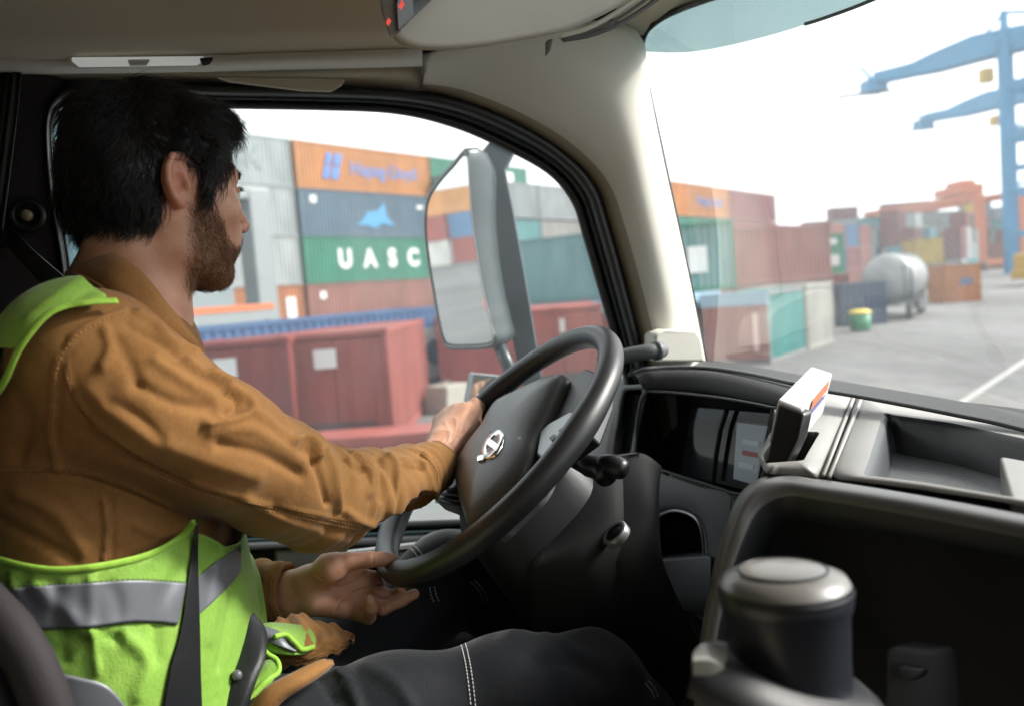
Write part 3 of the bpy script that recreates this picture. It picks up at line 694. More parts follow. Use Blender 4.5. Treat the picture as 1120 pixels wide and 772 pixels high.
gc = ringcurve(.97, LW + .038, 3); b = MB(); b.add(gc, [tuple(range(len(gc)))]); b.build('window_pane', GLASS, door)
# cream jamb just outside the rubber
b = MB(); segs = [smooth_curve([Pl(x, y, l) for x, y in P], 6) for P, l in (
    ([(462, 90), (505, 97), (566, 122), (622, 155), (664, 196), (684, 250), (706, 330), (722, 400), (735, 470)], LW - .055),
    ([(462, 97), (501, 106), (561, 130), (613, 161), (652, 199), (670, 250), (692, 330), (708, 395), (727, 480)], LW - .03),
    ([(462, 100), (499, 110), (559, 134), (610, 165), (648, 202), (666, 250), (688, 330), (703, 397), (722, 480)], LW + .0))]
b.grid(segs); b.build('pillar_jamb', mat('tan_jamb', (.30, .26, .19), .6), truck, smooth=True)

b = MB(); b.grid([ringcurve(t, LW + .014) for t in (.2, -.5, -1.2, -2.2)], 0, True); b.build('leak_backing', MATTB, door)  # black backing ring added behind the trim to stop light leaks
b = MB(); fan = [W(500, 100, 1.66), W(640, 70, 1.66), W(690, 110, 1.66), W(703, 60, 1.60), W(704, 36, 1.58), W(745, 8, 1.54), W(830, -22, 1.48), W(830, -160, 1.3), W(500, -80, 1.4)]; b.prism(fan, CL * .01); b.build('leak_backing_corner', MATTB, truck)  # patch added to block sky light leaking in at the windscreen corner
# ---- A-pillar panel
Lc = [(462, 91), (505, 98), (566, 122), (622, 155), (664, 197), (684, 250), (706, 330), (722, 400), (735, 470)]
Rc = [(462, 60), (580, 30), (668, 24), (703, 44), (711, 100), (727, 180), (753, 300), (771, 392), (778, 440)]
rd_ = [1.32, 1.38, 1.45, 1.5, 1.54, 1.58, 1.63, 1.68, 1.70]
Lp = smooth_curve([Pl(x, y, LW - .055) for x, y in Lc], 6); Rp = smooth_curve([W(x, y, d) for (x, y), d in zip(Rc, rd_)], 6)
rows = []
for k in range(9):
    t = k / 8; bulge = math.sin(t * math.pi) * .035
    rows.append([a.lerp(c_, t) + (O - a).normalized() * bulge for a, c_ in zip(Lp, Rp)])
b = MB(); b.slab(rows, (CF * .3 + CL).normalized() * .012); apil = b.build('pillar_panel', CREAM, truck, smooth=True)
# cream end cover of the grab handle and the grab handle
b = MB(); b.prism([W(716, 366, 1.52), W(728, 361, 1.52), W(762, 362, 1.56), W(767, 370, 1.57), W(772, 396, 1.58), W(716, 396, 1.52)], (CF * .2 + CL).normalized() * .08)
b.build('handle_cover', CREAM, truck, bevel=.006, seg=4)
b = MB(); b.tube(smooth_curve([W(655, 397, 1.50), W(676, 391, 1.49), W(700, 386, 1.48), W(716, 384, 1.48), W(724, 383, 1.5)], 4), [.0135] * 17, 16)
b.tube([W(716, 384, 1.48), W(721, 383.6, 1.485)], .017, 16); b.build('grab_handle', DASH2, truck, smooth=True)

# ---- windscreen
lowl = [(771, 393, 1.70), (880, 409, 1.46), (1000, 428, 1.22), (1130, 456, 1.02), (1300, 500, .86), (1600, 590, .68)]
upl = [(703, 44, 1.56), (760, -2, 1.38), (850, -50, 1.22), (985, -120, 1.06), (1180, -230, .92), (1500, -420, .75)]
bot = smooth_curve([W(*p) for p in lowl], 5); top = smooth_curve([W(*p) for p in upl], 5)
rows = [[a.lerp(c_, k / 8) + CF * (.03 * math.sin(math.pi * k / 8)) for a, c_ in zip(bot, top)] for k in range(9)]
# rounded upper corner: the border follows the pixels measured in the photograph
bord = smooth_curve([W(771, 396, 1.69), W(752, 300, 1.64), W(726, 180, 1.59), W(709, 100, 1.56), W(702, 58, 1.545), W(705, 38, 1.53), W(718, 24, 1.5), W(742, 11, 1.46), W(790, -6, 1.39), W(900, -40, 1.28), W(1060, -100, 1.12), W(1300, -230, .95)], 6)
b = MB(); b.grid(rows); b.build('windscreen', WSG, truck, smooth=True)
b = MB(); b.tube(bord, .006, 8); b.build('windscreen_seal', RUB, truck, smooth=True)
bi = smooth_curve([W(703, 57, 1.538), W(760, 57, 1.44), W(850, 37, 1.33), W(955, 0, 1.22), W(1060, -48, 1.11), W(1300, -170, .94)], 6)
n_ = len(bi); bo = [W(703, 52, 1.538), W(705, 38, 1.53), W(718, 24, 1.5), W(742, 11, 1.46), W(790, -6, 1.39), W(900, -40, 1.28), W(1060, -100, 1.12), W(1300, -230, .95)]; bo = smooth_curve(bo, 8)
bo = [bo[int(i * (len(bo) - 1) / (n_ - 1))] for i in range(n_)]
b = MB(); b.grid([bi, bo]); b.build('sun_band', TINT, truck, smooth=True)
b = MB(); b.tube(smooth_curve([W(880, 27, 1.29), W(905, 19, 1.265), W(955, 0, 1.21), W(1060, -48, 1.10)], 5), .003, 6); b.build('band_edge_line', RUB, truck)  # dark line along the lower edge of the tint band
# header above the windscreen up to the roof
b = MB(); rr = [[p + UP * 0 for p in bord[30:]], [p + UP * .1 - CF * .12 for p in bord[30:]], [Vector((p.x, p.y, CAMZ + .66)) - CF * .3 for p in bord[30:]]]
b.slab(rr, UP * .02 + CF * .02); b.build('windscreen_header', CREAM2, truck, smooth=True)
b = MB(); b.grid([[W(668, 20, 1.44), W(703, 40, 1.53), W(708, 30, 1.52)], [W(690, -10, 1.3), W(722, 10, 1.45), W(745, 2, 1.42)], [W(700, -60, 1.1), W(760, -30, 1.25), W(800, -25, 1.3)]]); b.build('corner_trim', CREAM2, truck, smooth=True)

# ---- overhead: storage face, lower lip, reading lamp, header trim, sun blind, console with display
def row(pts, n=6): return smooth_curve([W(*p) for p in pts], n)
def across(rows, n=5): return [list(r_) for r_ in zip(*[smooth_curve(c_, n) for c_ in zip(*rows)])]
b = MB(); b.slab([row([(-160, 70, 1.05), (0, 66, 1.12), (200, 64, 1.18), (420, 57, 1.22), (470, 54, 1.22)]), row([(-160, 40, .98), (0, 36, 1.04), (200, 34, 1.1), (420, 30, 1.14), (470, 28, 1.16)]), row([(-160, -120, .8), (0, -120, .85), (200, -120, .9), (420, -120, .95), (700, -120, 1.0)]), row([(-160, -420, .66), (0, -420, .7), (200, -420, .72), (420, -420, .76), (700, -420, .8)])], UP * .03)
b.build('overhead_shelf', LINER, truck, smooth=True)
b = MB(); b.slab([row([(-160, 72, 1.06), (0, 68, 1.12), (75, 66, 1.15), (230, 65, 1.18), (462, 58, 1.22)]), row([(-160, 78, 1.09), (0, 75, 1.15), (75, 74, 1.17), (230, 72, 1.2), (462, 66, 1.25)]), row([(-160, 84, 1.2), (0, 82, 1.26), (75, 81, 1.27), (230, 79, 1.3), (462, 73, 1.33)])], UP * .012)
b.build('shelf_lip', CREAM, truck, smooth=True)
b = MB(); b.slab([row([(-160, 80, 1.28), (0, 79, 1.28), (230, 77, 1.32), (466, 70, 1.36)]), row([(-160, 92, 1.36), (0, 90, 1.34), (230, 87, 1.38), (466, 85, 1.44)]), row([(-160, 99, 1.42), (0, 97, 1.4), (230, 95, 1.44), (466, 100, 1.48)])], CL * .03 + UP * .01)
b.build('header_trim', CREAM2, truck, smooth=True)
b = MB(); b.tube(row([(462, 62, 1.27), (463, 80, 1.36), (461, 97, 1.45)]), .0012, 6); b.build('trim_joint', BLK, truck)
b = MB(); b.prism([W(72, 66, 1.14), W(82, 76, 1.165), W(222, 74, 1.19), W(234, 65, 1.18)], UP * .01 + CL * .004)
lampo = b.build('reading_lamp', CREAM, truck, bevel=.002)
b = MB(); b.prism([W(78, 67.5, 1.128), W(86, 74.6, 1.143), W(216, 72.6, 1.17), W(224, 66, 1.165)], UP * .006)
b.build('lamp_lens', mat('frosted_lens', (.8, .82, .81), .25, emit=.10), lampo, bevel=.0015)  # slight glow added, standing in for window light caught by the lens
b = MB(); b.prism([W(140, 68.5, 1.128), W(142, 73, 1.136), W(160, 72.8, 1.14), W(164, 68, 1.135)], UP * .004); b.build('lamp_switch', mat('switch_grey', (.5, .52, .52), .4), lampo, bevel=.001)
b = MB(); b.prism([W(219, 67, 1.155), W(222, 72.5, 1.165), W(229, 71, 1.168), W(233, 66, 1.165)], UP * .004); b.build('lamp_grille', MATTB, lampo)
b = MB(); b.prism([W(236, 84, 1.3), W(250, 89, 1.31), W(330, 99, 1.34), W(362, 100, 1.35), (W(374, 93, 1.35)), W(378, 86, 1.35)], CL * .012)
b.build('sun_visor_hinge', CREAM2, truck, bevel=.004, seg=3)
# overhead console
CON = [(409, -60), (412, -8), (417, 22), (424, 42), (436, 53), (455, 58), (490, 58), (530, 54), (575, 46), (618, 37), (655, 22), (690, 3), (740, -30), (790, -70)]
def cd(x, y): return .92 + (x - 410) * .00075
fr_ = smooth_curve([W(x, y, cd(x, y)) for x, y in CON], 4)
cen = W(560, -40, 1.0)
b = MB(); rows = []
for s_, off in ((1.0, .16), (1.012, .05), (1.0, .015), (.97, .0), (.9, -.006), (.6, -.012), (.02, -.013)):
    rows.append([cen.lerp(p, s_) + ((UP * .9 + CL * .1) if off > 0 else (CF * .35 + CL * .93)) * off for p in fr_])
b.grid(rows); b.build('overhead_console', CREAM, truck, smooth=True)
CREAMS = mat('grey_console_frame', (.16, .15, .13), .5)
b = MB(); b.prism([W(414, -30, .895), W(417, 12, .9), (W(426, 40, .905)), W(438, 34, .908), W(435, 0, .905), W(432, -30, .905)], (CF * .35 + CL * .93) * .006)
disp = b.build('display_frame', CREAMS, truck, bevel=.002)
b = MB(); b.prism([W(432, -30, .9), W(436, 33, .902), W(471, 0, .93), W(500, -30, .94)], (CF * .35 + CL * .93) * .004); b.build('display', mat('display_glass', (.004, .012, .014), .12), disp)
RED = mat('red_display_segments', (.5, .05, .04), .5, emit=.5)
b = MB()
for x, y, w_, h_ in ((438, 5, 5, 2.6), (440, -4, 6, 2.6), (424, 23, 4, 2.2)):
    p = [W(x - w_ / 2, y + h_, .896), W(x + w_ / 2 - 1, y - h_ - 1, .897), W(x + w_ / 2 + 1.5, y - h_ + 2, .897), W(x - w_ / 2 + 2.5, y + h_ + 3, .896)]; b.prism(p, (CF * .35 + CL * .93) * .002)
b.build('indicator', RED, disp)
for off, r_ in ((0, .0035), (8, .002), (16, .003)):
    b = MB(); b.tube(row([(612 + off * .2, 41 + off * .2, 1.06), (640 + off * .6, 33 + off * .3, 1.06), (670 + off, 17 + off * .3, 1.06), (712 + off, -12 + off * .3, 1.06)]), r_, 6); b.build('blind_rail', DASH2 if off else CREAM, truck, smooth=True)
b = MB(); b.prism([W(598, 44, 1.12), W(606, 42, 1.12), W(602, 56, 1.13), W(598, 61, 1.13)], CL * .01); b.build('blind_clip', CREAMS, truck, bevel=.002)

# ---- curtain and shoulder belt at the left
CUR = mat('dark_curtain_fabric', (.035, .033, .032), .9, bump=.4, bscale=300)
rows = []
for y in (60, 76, 84, 110, 150, 200, 250):
    rr_ = []
    for i in range(49):
        u = i / 48; wd_ = 24 if y < 90 else 24 - (y - 90) * .13
        x = -60 + u * (60 + wd_); rr_.append(Pl(x, y, LW - .09) + CL * .009 * math.sin(u * 60 + y * .004) + CL * .004 * math.sin(u * 23 + y * .02))
    rows.append(rr_)
b = MB(); b.slab(rows, CL * .004); b.build('curtain', CUR, truck, smooth=True)
BELT = mat('seat_belt_webbing', (.010, .011, .013), .42, bump=.6, bscale=900, bdist=.0006)
belt = tag(None, None) if False else None
def ribbon(name, cl, wvecs, m, parent, th=.0015, n=8):
    C_ = smooth_curve(cl, n); Wv = smooth_curve(wvecs, n)
    rows = [[c_ + w_ * s_ for c_, w_ in zip(C_, Wv)] for s_ in (-1, -.5, 0, .5, 1)]
    nrm = (C_[1] - C_[0]).cross(Wv[0]).normalized()
    b = MB(); b.slab(rows, nrm * th); return b.build(name, m, parent, smooth=True)
a0, a1, a2 = Pl(-40, 185, LW - .12), W(10, 258, 1.3), W(64, 312, 1.05)
wv = (W(64, 322, 1.05) - W(64, 292, 1.05)) * .5
ribbon('seat_belt', [a0, a1, a2, W(110, 345, .99)], [wv] * 4, BELT, truck)

# ---- steering wheel
Cw = W(541.2, 489.3, 1.2136); Wn = (CM.to_3x3() @ Vector((-.6873, .6874, .2347))).normalized()
def PW(px, py, h=0): return on_plane(px, py, Cw + Wn * h, Wn)
Wr = (-CL - Wn * (-CL).dot(Wn)).normalized(); Wu = Wn.cross(Wr).normalized()
if Wu.z < 0: Wu = -Wu
Rw = .225
b = MB()
pts = [Cw + (Wr * math.cos(a) + Wu * math.sin(a)) * Rw for a in np.linspace(0, 2 * math.pi, 97)[:-1]]
rr_ = []
for a in np.linspace(0, 2 * math.pi, 97)[:-1]:
    g_ = 0
    for a0_ in (R(20), R(160), R(-60), R(240)):
        dd = abs((a - a0_ + math.pi) % (2 * math.pi) - math.pi); g_ += math.exp(-(dd / .16) ** 2)
    rr_.append(.0178 + .0016 * g_)
b.tube(pts, rr_, 28, closed=True, up=tuple(Wn)); wheel = b.build('steering_wheel', LEATHER, truck, smooth=True)
HUB = mat('airbag_cover', (.085, .089, .094), .38, bump=.4, bscale=1300, bdist=.0003)
ho = [(619, 413), (600, 416), (583, 424), (566, 432), (550, 440), (541, 453), (532, 470), (516, 490), (503, 511), (502, 528), (505, 545), (510, 562), (516, 577), (526, 571), (537, 560), (554, 543), (573, 523), (584, 502), (590, 480), (602, 455), (613, 432)]
hp = [PW(x, y, .0) for x, y in ho]; hp = smooth_curve(hp, 4, True); hc = sum(hp, Vector()) / len(hp)
b = MB(); rows = []
for s_, h_ in ((.9, -.05), (1.0, -.02), (1.015, -.004), (1.0, .006), (.96, .012), (.85, .019), (.6, .027), (.3, .030), (.02, .031)):
    rows.append([hc.lerp(p, s_) + Wn * h_ for p in hp])
b.grid(rows, 0, True); hub = b.build('airbag_hub', HUB, wheel, smooth=True)
# emblem: oval ring, bar and arrow foot
def emb(px, py, h=.0292): return PW(px, py, h)
cx_, cy_ = 538.2, 485.0; ax = Vector((9.4, -14.8)); ay = Vector((-5.6, -4.0))
def ep(u, v, h=.0312): return PW(cx_ + ax.x * u + ay.x * v, cy_ + ax.y * u + ay.y * v, h)
b = MB(); ring = [ep(math.cos(a) * 1.0, math.sin(a) * 1.25) for a in np.linspace(0, 2 * math.pi, 41)[:-1]]
inn = [ep(math.cos(a) * .60, math.sin(a) * .56) for a in np.linspace(0, 2 * math.pi, 41)[:-1]]
b.grid([[p - Wn * .004 for p in ring], ring, inn, [p - Wn * .004 for p in inn]], 0, True); b.build('emblem_ring', CHROME, hub, smooth=True)
b = MB(); b.prism([ep(.2, 1.0, .0322), ep(.2, -1.0, .0322), ep(-.2, -1.0, .0322), ep(-.2, 1.0, .0322)], -Wn * .003)
b.prism([ep(-.85, .15, .0322), ep(-1.12, -.1, .0322), ep(-1.42, .55, .0322), ep(-1.2, .95, .0322), ep(-1.0, .7, .0322)], -Wn * .003); b.build('emblem_bar', CHROME, hub)
me = text_mesh('AIRBAG', .006, .0002); 
b = MB(); b.prism([PW(566, 478, .0305), PW(570.5, 476.8, .0305), PW(570.0, 480.2, .0305), PW(565.6, 481.0, .0305)], Wn * .0004); b.build('airbag_mark', BLK, hub)
# spokes
def spoke(name, pxs, h0, th, m, bev=.004):
    b = MB(); b.prism([PW(x, y, h0) for x, y in pxs], -Wn * th); return b.build(name, m, wheel, bevel=bev, seg=3)
spoke('spoke', [(612, 426), (640, 402), (658, 410), (655, 432), (640, 470), (600, 500), (578, 530), (574, 520), (588, 484)], -.006, .03, BLK)
sp = spoke('spoke', [(590, 472), (600, 462), (624, 449), (632, 452), (628, 468), (608, 490), (593, 503), (586, 496)], .004, .016, SATIN)
spoke('spoke', [(548, 442), (556, 425), (540, 434), (522, 452), (520, 475), (530, 470)], -.004, .03, BLK)
spoke('spoke', [(510, 500), (500, 512), (468, 530), (474, 545), (505, 556), (508, 530)], -.004, .03, BLK)
for i in range(4):
    x0, y0 = 478 + i * 1.5, 534 + i * 5.5
    b = MB(); b.tube([PW(x0 - 6, y0 - 2, -.002), PW(x0 + 22, y0 + 1 + i, -.002)], .0012, 6); b.build('button_gap', SATIN if i == 1 else DASH2, wheel)
for (x, y) in ((604, 478), (614, 470), (622, 462), (608, 486), (618, 478)):
    b = MB(); b.prism([PW(x - 4, y, .0095), PW(x + 2, y - 4, .0095), PW(x + 5, y - 1, .0095), PW(x - 1, y + 4, .0095)], -Wn * .004); b.build('wheel_button', DASH2, wheel, bevel=.001)
# steering column
b = MB(); cr = []
for h_, sx, sy, oy in ((-.03, .075, .085, 0), (-.06, .09, .10, -.01), (-.12, .10, .105, -.02), (-.2, .105, .11, -.03), (-.3, .10, .10, -.05), (-.45, .09, .09, -.08)):
    c_ = Cw + Wn * h_ + Wu * (-.015 + oy)
    cr.append([c_ + Wr * sx * math.copysign(abs(math.cos(a)) ** .6, math.cos(a)) + Wu * sy * math.copysign(abs(math.sin(a)) ** .6, math.sin(a)) for a in np.linspace(0, 2 * math.pi, 33)[:-1]])
b.grid(cr, 0, True); b.add(cr[0], [tuple(range(32))]); colm = b.build('steering_column', DASH, truck, smooth=True)
b = MB(); b.tube(smooth_curve([W(622, 500, 1.16), W(640, 507, 1.12), W(655, 512, 1.1), W(664, 520, 1.08)], 4), [.010, .011, .012, .013, .014] + [.016] * 8, 14); b.tube(smooth_curve([W(655, 506, 1.1), W(672, 510, 1.08), W(686, 515, 1.07)], 4), [.008, .012, .014, .0155, .0155, .015, .014, .012, .007], 16)
b.build('column_stalk', BLK, colm, smooth=True)
if 0: b = MB(); b.lathe([(0, .012), (.014, .012), (.018, .009), (.02, 0), (.0, 0)], W(676, 535, 1.12), (W(676, 535, 1.0) - W(682, 532, 1.12)), 24); b.build('ignition_knob', BLK, colm, smooth=True)
b = MB(); b.lathe([(.014, .001), (.0185, .002), (.020, .0), (.019, -.01)], W(672, 582, 1.1), Wn, 24); b.build('lock_cover', SATIN, colm, smooth=True)
b = MB(); b.lathe([(0, .0), (.014, 0), (.015, -.008)], W(672, 582, 1.1), Wn, 24); b.build('ignition_lock', BLK, colm, smooth=True)
# column cowl towards the dash and knee panel
b = MB(); b.slab(across([row([(600, 545, 1.2), (640, 506, 1.22), (668, 500, 1.22), (690, 514, 1.22)]), row([(590, 600, 1.14), (640, 565, 1.14), (674, 552, 1.14), (686, 566, 1.16)]), row([(580, 640, 1.12), (640, 640, 1.1), (684, 620, 1.12), (698, 650, 1.14)]), row([(590, 772, 1.2), (660, 772, 1.2), (740, 760, 1.2), (770, 772, 1.2)])]), CF * .05)
b.build('column_cowl', MATTB, truck, smooth=True)
slab_cab('knee_panel', [(.70, 1.48, -.62), (.70, .35, -.62), (.62, .35, -1.0), (.62, 1.48, -1.0)], CF * .1, MATTB)
# ---- dashboard
def d2(x, y, f, m=0): return Pf(x, y, f)
# windscreen base strip and binnacle hood
b = MB()
ts = [(690, 402, 1.64), (730, 395, 1.66), (770, 394, 1.66), (822, 400, 1.54), (874, 409, 1.42), (950, 421, 1.28), (1040, 436, 1.14), (1118, 451, 1.05), (1300, 500, .86)]
bs = [(686, 410, 1.60), (730, 404, 1.60), (775, 403, 1.60), (824, 411, 1.46), (872, 421, 1.33), (950, 434, 1.2), (1040, 451, 1.08), (1118, 468, 1.0), (1300, 520, .82)]
b.slab([row(ts), row(bs)], -UP * .006); b.build('windscreen_base_strip', mat('grained_grey_strip', (.04, .041, .043), .55, bump=.8, bscale=500, bdist=.0008), truck, bevel=.003)
dash = MB()
# hood over the instruments: a rounded band from left to the tablet
ho1 = row([(694, 409, 1.56), (706, 404, 1.56), (730, 402.5, 1.56), (775, 402, 1.52), (820, 408, 1.42), (874, 420, 1.3)])
ho2 = row([(697, 413, 1.50), (708, 408, 1.49), (732, 407, 1.48), (775, 408, 1.43), (820, 416, 1.34), (868, 428, 1.24)])
ho3 = row([(703, 424, 1.49), (715, 424, 1.48), (735, 425, 1.46), (775, 428, 1.40), (815, 435, 1.31), (860, 445, 1.20)])
ho4 = row([(706, 430, 1.55), (718, 430, 1.54), (738, 432, 1.52), (776, 435, 1.46), (812, 441, 1.37), (856, 449, 1.26)])
b = MB(); b.slab([ho1, ho2, ho3, ho4], CF * .01 - UP * .002); hood = b.build('instrument_hood', mat('hood_plastic', (.032, .033, .035), .6, bump=.8, bscale=600, bdist=.0007), truck, smooth=True)
b = MB(); b.tube(row([(694, 408, 1.53), (706, 403.5, 1.52), (730, 402, 1.52), (775, 402.5, 1.48), (820, 409, 1.38), (870, 420, 1.27)]), .0035, 8); b.build('hood_piping', DASH2, hood, smooth=True)
# face panel with a real opening for the instruments and an arched recess
f0 = .655
outer = [(700, 418), (712, 422), (740, 426), (780, 430), (830, 440), (862, 446), (850, 500), (836, 556), (828, 600)]
open_ = [(707, 432), (722, 430), (748, 432), (790, 437), (838, 446), (842, 452), (836, 500), (826, 534), (806, 538), (780, 530), (748, 520), (716, 509), (703, 503), (699, 490), (700, 460)]
def closed_row(P, f): return smooth_curve([Pf(x, y, f) for x, y in P], 4, True)
o2 = [(x + (x - 770) * .07, y + (y - 480) * .07) for x, y in open_]
b = MB(); b.grid([closed_row(o2, f0 + .004), closed_row(o2, f0 - .006), closed_row([(x + (x - 770) * .03, y + (y - 480) * .03) for x, y in open_], f0 - .010), closed_row(open_, f0 - .002), closed_row(open_, f0 + .09)], 0, True)
bez = b.build('instrument_bezel', DASH, truck, smooth=True)
b = MB(); q_ = closed_row(open_, f0 + .09); b.add(q_, [tuple(range(len(q_)))]); b.build('instrument_panel', MATTB, truck)
# the display behind its reflective pane
b = MB(); b.prism([Pf(757, 445, f0 + .05), Pf(842, 452, f0 + .05), Pf(826, 538, f0 + .05), Pf(744, 518, f0 + .05)], CF * .004)
scr = b.build('instrument_screen', mat('instrument_glass', (.01, .012, .014), .06, spec=.9), truck)
b = MB(); b.prism([Pf(806, 462, f0 + .045), Pf(838, 466, f0 + .045), Pf(826, 530, f0 + .045), Pf(802, 523, f0 + .045)], CF * .003); b.build('bright_display', mat('display_pale', (.16, .19, .21), .12, emit=.12), scr)
b = MB()
for (x, y, w_, c_) in ((812, 480, 18, 0), (812, 492, 16, 1), (809, 505, 15, 0)):
    b.prism([Pf(x, y, f0 + .043), Pf(x + w_, y + 3, f0 + .043), Pf(x + w_ - 1, y + 8, f0 + .043), Pf(x - 1, y + 5, f0 + .043)], CF * .001, mi=c_)
b.build('display_blocks', [mat('block_slate', (.3, .33, .36), .3, emit=.08), mat('block_red', (.25, .06, .05), .3, emit=.05)], scr)
b = MB(); b.tube([Pf(795, 448, f0 + .04), Pf(788, 470, f0 + .04), Pf(783, 500, f0 + .04), Pf(780, 526, f0 + .04)], .004, 8); b.build('screen_divider', BLK, scr)
# left vent with frame and thumb wheel, light panel at its left
b = MB(); b.slab([row([(640, 430, 1.74), (662, 420, 1.70), (684, 412, 1.68)]), row([(645, 470, 1.72), (660, 468, 1.69), (674, 466, 1.66)]), row([(640, 500, 1.70), (655, 502, 1.68), (670, 504, 1.66)]), row([(640, 540, 1.68), (655, 544, 1.66), (676, 548, 1.64)])], CF * .02)
b.build('vent_side_panel', mat('pale_grey_panel', (.17, .175, .18), .45, bump=.3, bscale=1000, bdist=.0004), truck, smooth=True)
VF = f0 + .0
b = MB(); vo = [(679, 426), (690, 421), (707, 420), (710, 426), (700, 470), (697, 510), (691, 519), (671, 520), (667, 512), (672, 470)]
vi = [(684, 430), (692, 426), (701, 426), (702, 430), (694, 468), (690, 492), (686, 496), (674, 496), (673, 490), (679, 460)]
def cr2(P, f): return smooth_curve([Pf(x, y, f) for x, y in P], 3, True)
b.grid([cr2(vo, VF + .03), cr2(vo, VF - .004), cr2([(a[0] * .6 + c_[0] * .4, a[1] * .6 + c_[1] * .4) for a, c_ in zip(vo, vi)], VF - .01), cr2(vi, VF - .004), cr2(vi, VF + .05)], 0, True)
q_ = cr2(vi, VF + .045); b.add(q_, [tuple(range(len(q_)))])
vent = b.build('air_vent', DASH2, truck, smooth=True)
for i in range(6):
    t = i / 5; b = MB(); x0, x1 = 685 + 0 * t, 700
    a_ = Pf(683 + 2.6 * i + 1, 432, VF + .01); c_ = Pf(675 + 2.6 * i, 494, VF + .01); b.slab([[a_, c_], [a_ + CF * .03, c_ + CF * .03]], CL * .002); b.build('vent_slat', BLK, vent)
b = MB(); b.prism([Pf(675, 500, VF - .008), Pf(691, 499, VF - .008), Pf(687, 515, VF - .008), Pf(672, 515, VF - .008)], CF * .01); b.build('vent_thumbwheel', SATIN, vent, bevel=.002)
b = MB(); b.prism([Pf(677, 506, VF - .011), Pf(687, 505.5, VF - .011), Pf(686, 509, VF - .011), Pf(676, 509, VF - .011)], CF * .003); b.build('thumbwheel_slot', BLK, vent)
# lower grey panel: one sheet per field so that the arched recess is open
arch_o = [(705, 606), (704, 580), (709, 562), (720, 553), (736, 549), (755, 553), (770, 562), (776, 580), (778, 610), (776, 650)]
arch_i = [(712, 608), (712, 582), (717, 568), (726, 561), (738, 558), (752, 561), (763, 569), (768, 584), (770, 610), (768, 650)]
top_e = [(690, 520), (694, 518), (700, 517), (712, 519), (735, 526), (758, 534), (780, 541), (800, 546), (806, 560), (806, 610)]
lft = [(694, 640), (690, 600)]
PF = f0 - .004
edge = [(694, 630), (690, 575), (690, 530), (694, 519), (706, 514), (730, 520), (765, 532), (800, 543), (806, 590), (806, 650)]
rows = [[Pf(x, y, PF) for x, y in edge], [Pf(x, y, PF - .004) for x, y in arch_o], [Pf(x, y, PF + .004) for x, y in arch_i], [Pf(x, y, PF + .14) for x, y in arch_i]]
rows = [smooth_curve(r_, 5) for r_ in rows]
b = MB(); b.grid(rows); lower = b.build('lower_dash_panel', DASH2, truck, smooth=True)
b = MB(); b.tube(smooth_curve([Pf(x, y, PF - .005) for x, y in arch_i], 5), .0025, 8); b.build('recess_lip', SATIN, lower, smooth=True)
b = MB(); q_ = smooth_curve([Pf(x, y, PF + .13) for x, y in arch_i], 3); b.add(q_, [tuple(range(len(q_)))]); b.build('recess_back', MATTB, lower)
b = MB(); b.slab([[Pf(706, 606, PF + .12), Pf(774, 600, PF + .12)], [Pf(704, 612, PF - .02), Pf(778, 606, PF - .02)], [Pf(716, 640, PF - .04), Pf(778, 660, PF - .04)]], -UP * .03); b.build('recess_tray', DASH, lower, bevel=.006)
b = MB(); b.tube([Pf(704, 607, PF - .024), Pf(713, 609, PF - .026)], .0022, 8); b.build('recess_catch', CHROME, lower)
# side field with switches on its right
b = MB(); b.slab([[Pf(800, 545, PF), Pf(824, 553, PF - .004), Pf(850, 560, PF)], [Pf(806, 600, PF), Pf(822, 610, PF - .004), Pf(845, 615, PF)], [Pf(798, 720, PF), Pf(815, 720, PF), Pf(840, 720, PF)]], CF * .02); b.build('switch_field', DASH2, truck)
for i, (x, y) in enumerate(((806, 560), (803, 590), (797, 610), (794, 632))):
    b = MB(); h_ = 26 if i == 0 else 10
    b.prism([Pf(x, y, PF - .006), Pf(x + 14, y + 3, PF - .006), Pf(x + 10, y + h_ + 3, PF - .006), Pf(x - 3, y + h_, PF - .006)], CF * .012); b.build('dash_switch', [BLK, SATIN][i % 2], truck, bevel=.002)
b = MB(); b.prism([Pf(697, 541, PF - .004), Pf(716, 546, PF - .004), Pf(712, 583, PF - .004), Pf(696, 578, PF - .004)], CF * .006); rk = b.build('rocker_switch_frame', BLK, truck, bevel=.002)
b = MB(); b.prism([Pf(698, 544, PF - .009), Pf(705, 546, PF - .009), Pf(703, 577, PF - .009), Pf(697, 575, PF - .009)], CF * .006); b.prism([Pf(706, 546, PF - .009), Pf(714, 548, PF - .009), Pf(710, 580, PF - .009), Pf(705, 578, PF - .009)], CF * .006); b.build('rocker', DASH3, rk, bevel=.0015)
b = MB(); b.tube([Pf(800, 545, PF - .004), Pf(797, 600, PF - .004), Pf(788, 690, PF - .004)], .001, 6); b.build('panel_joint', BLK, truck)

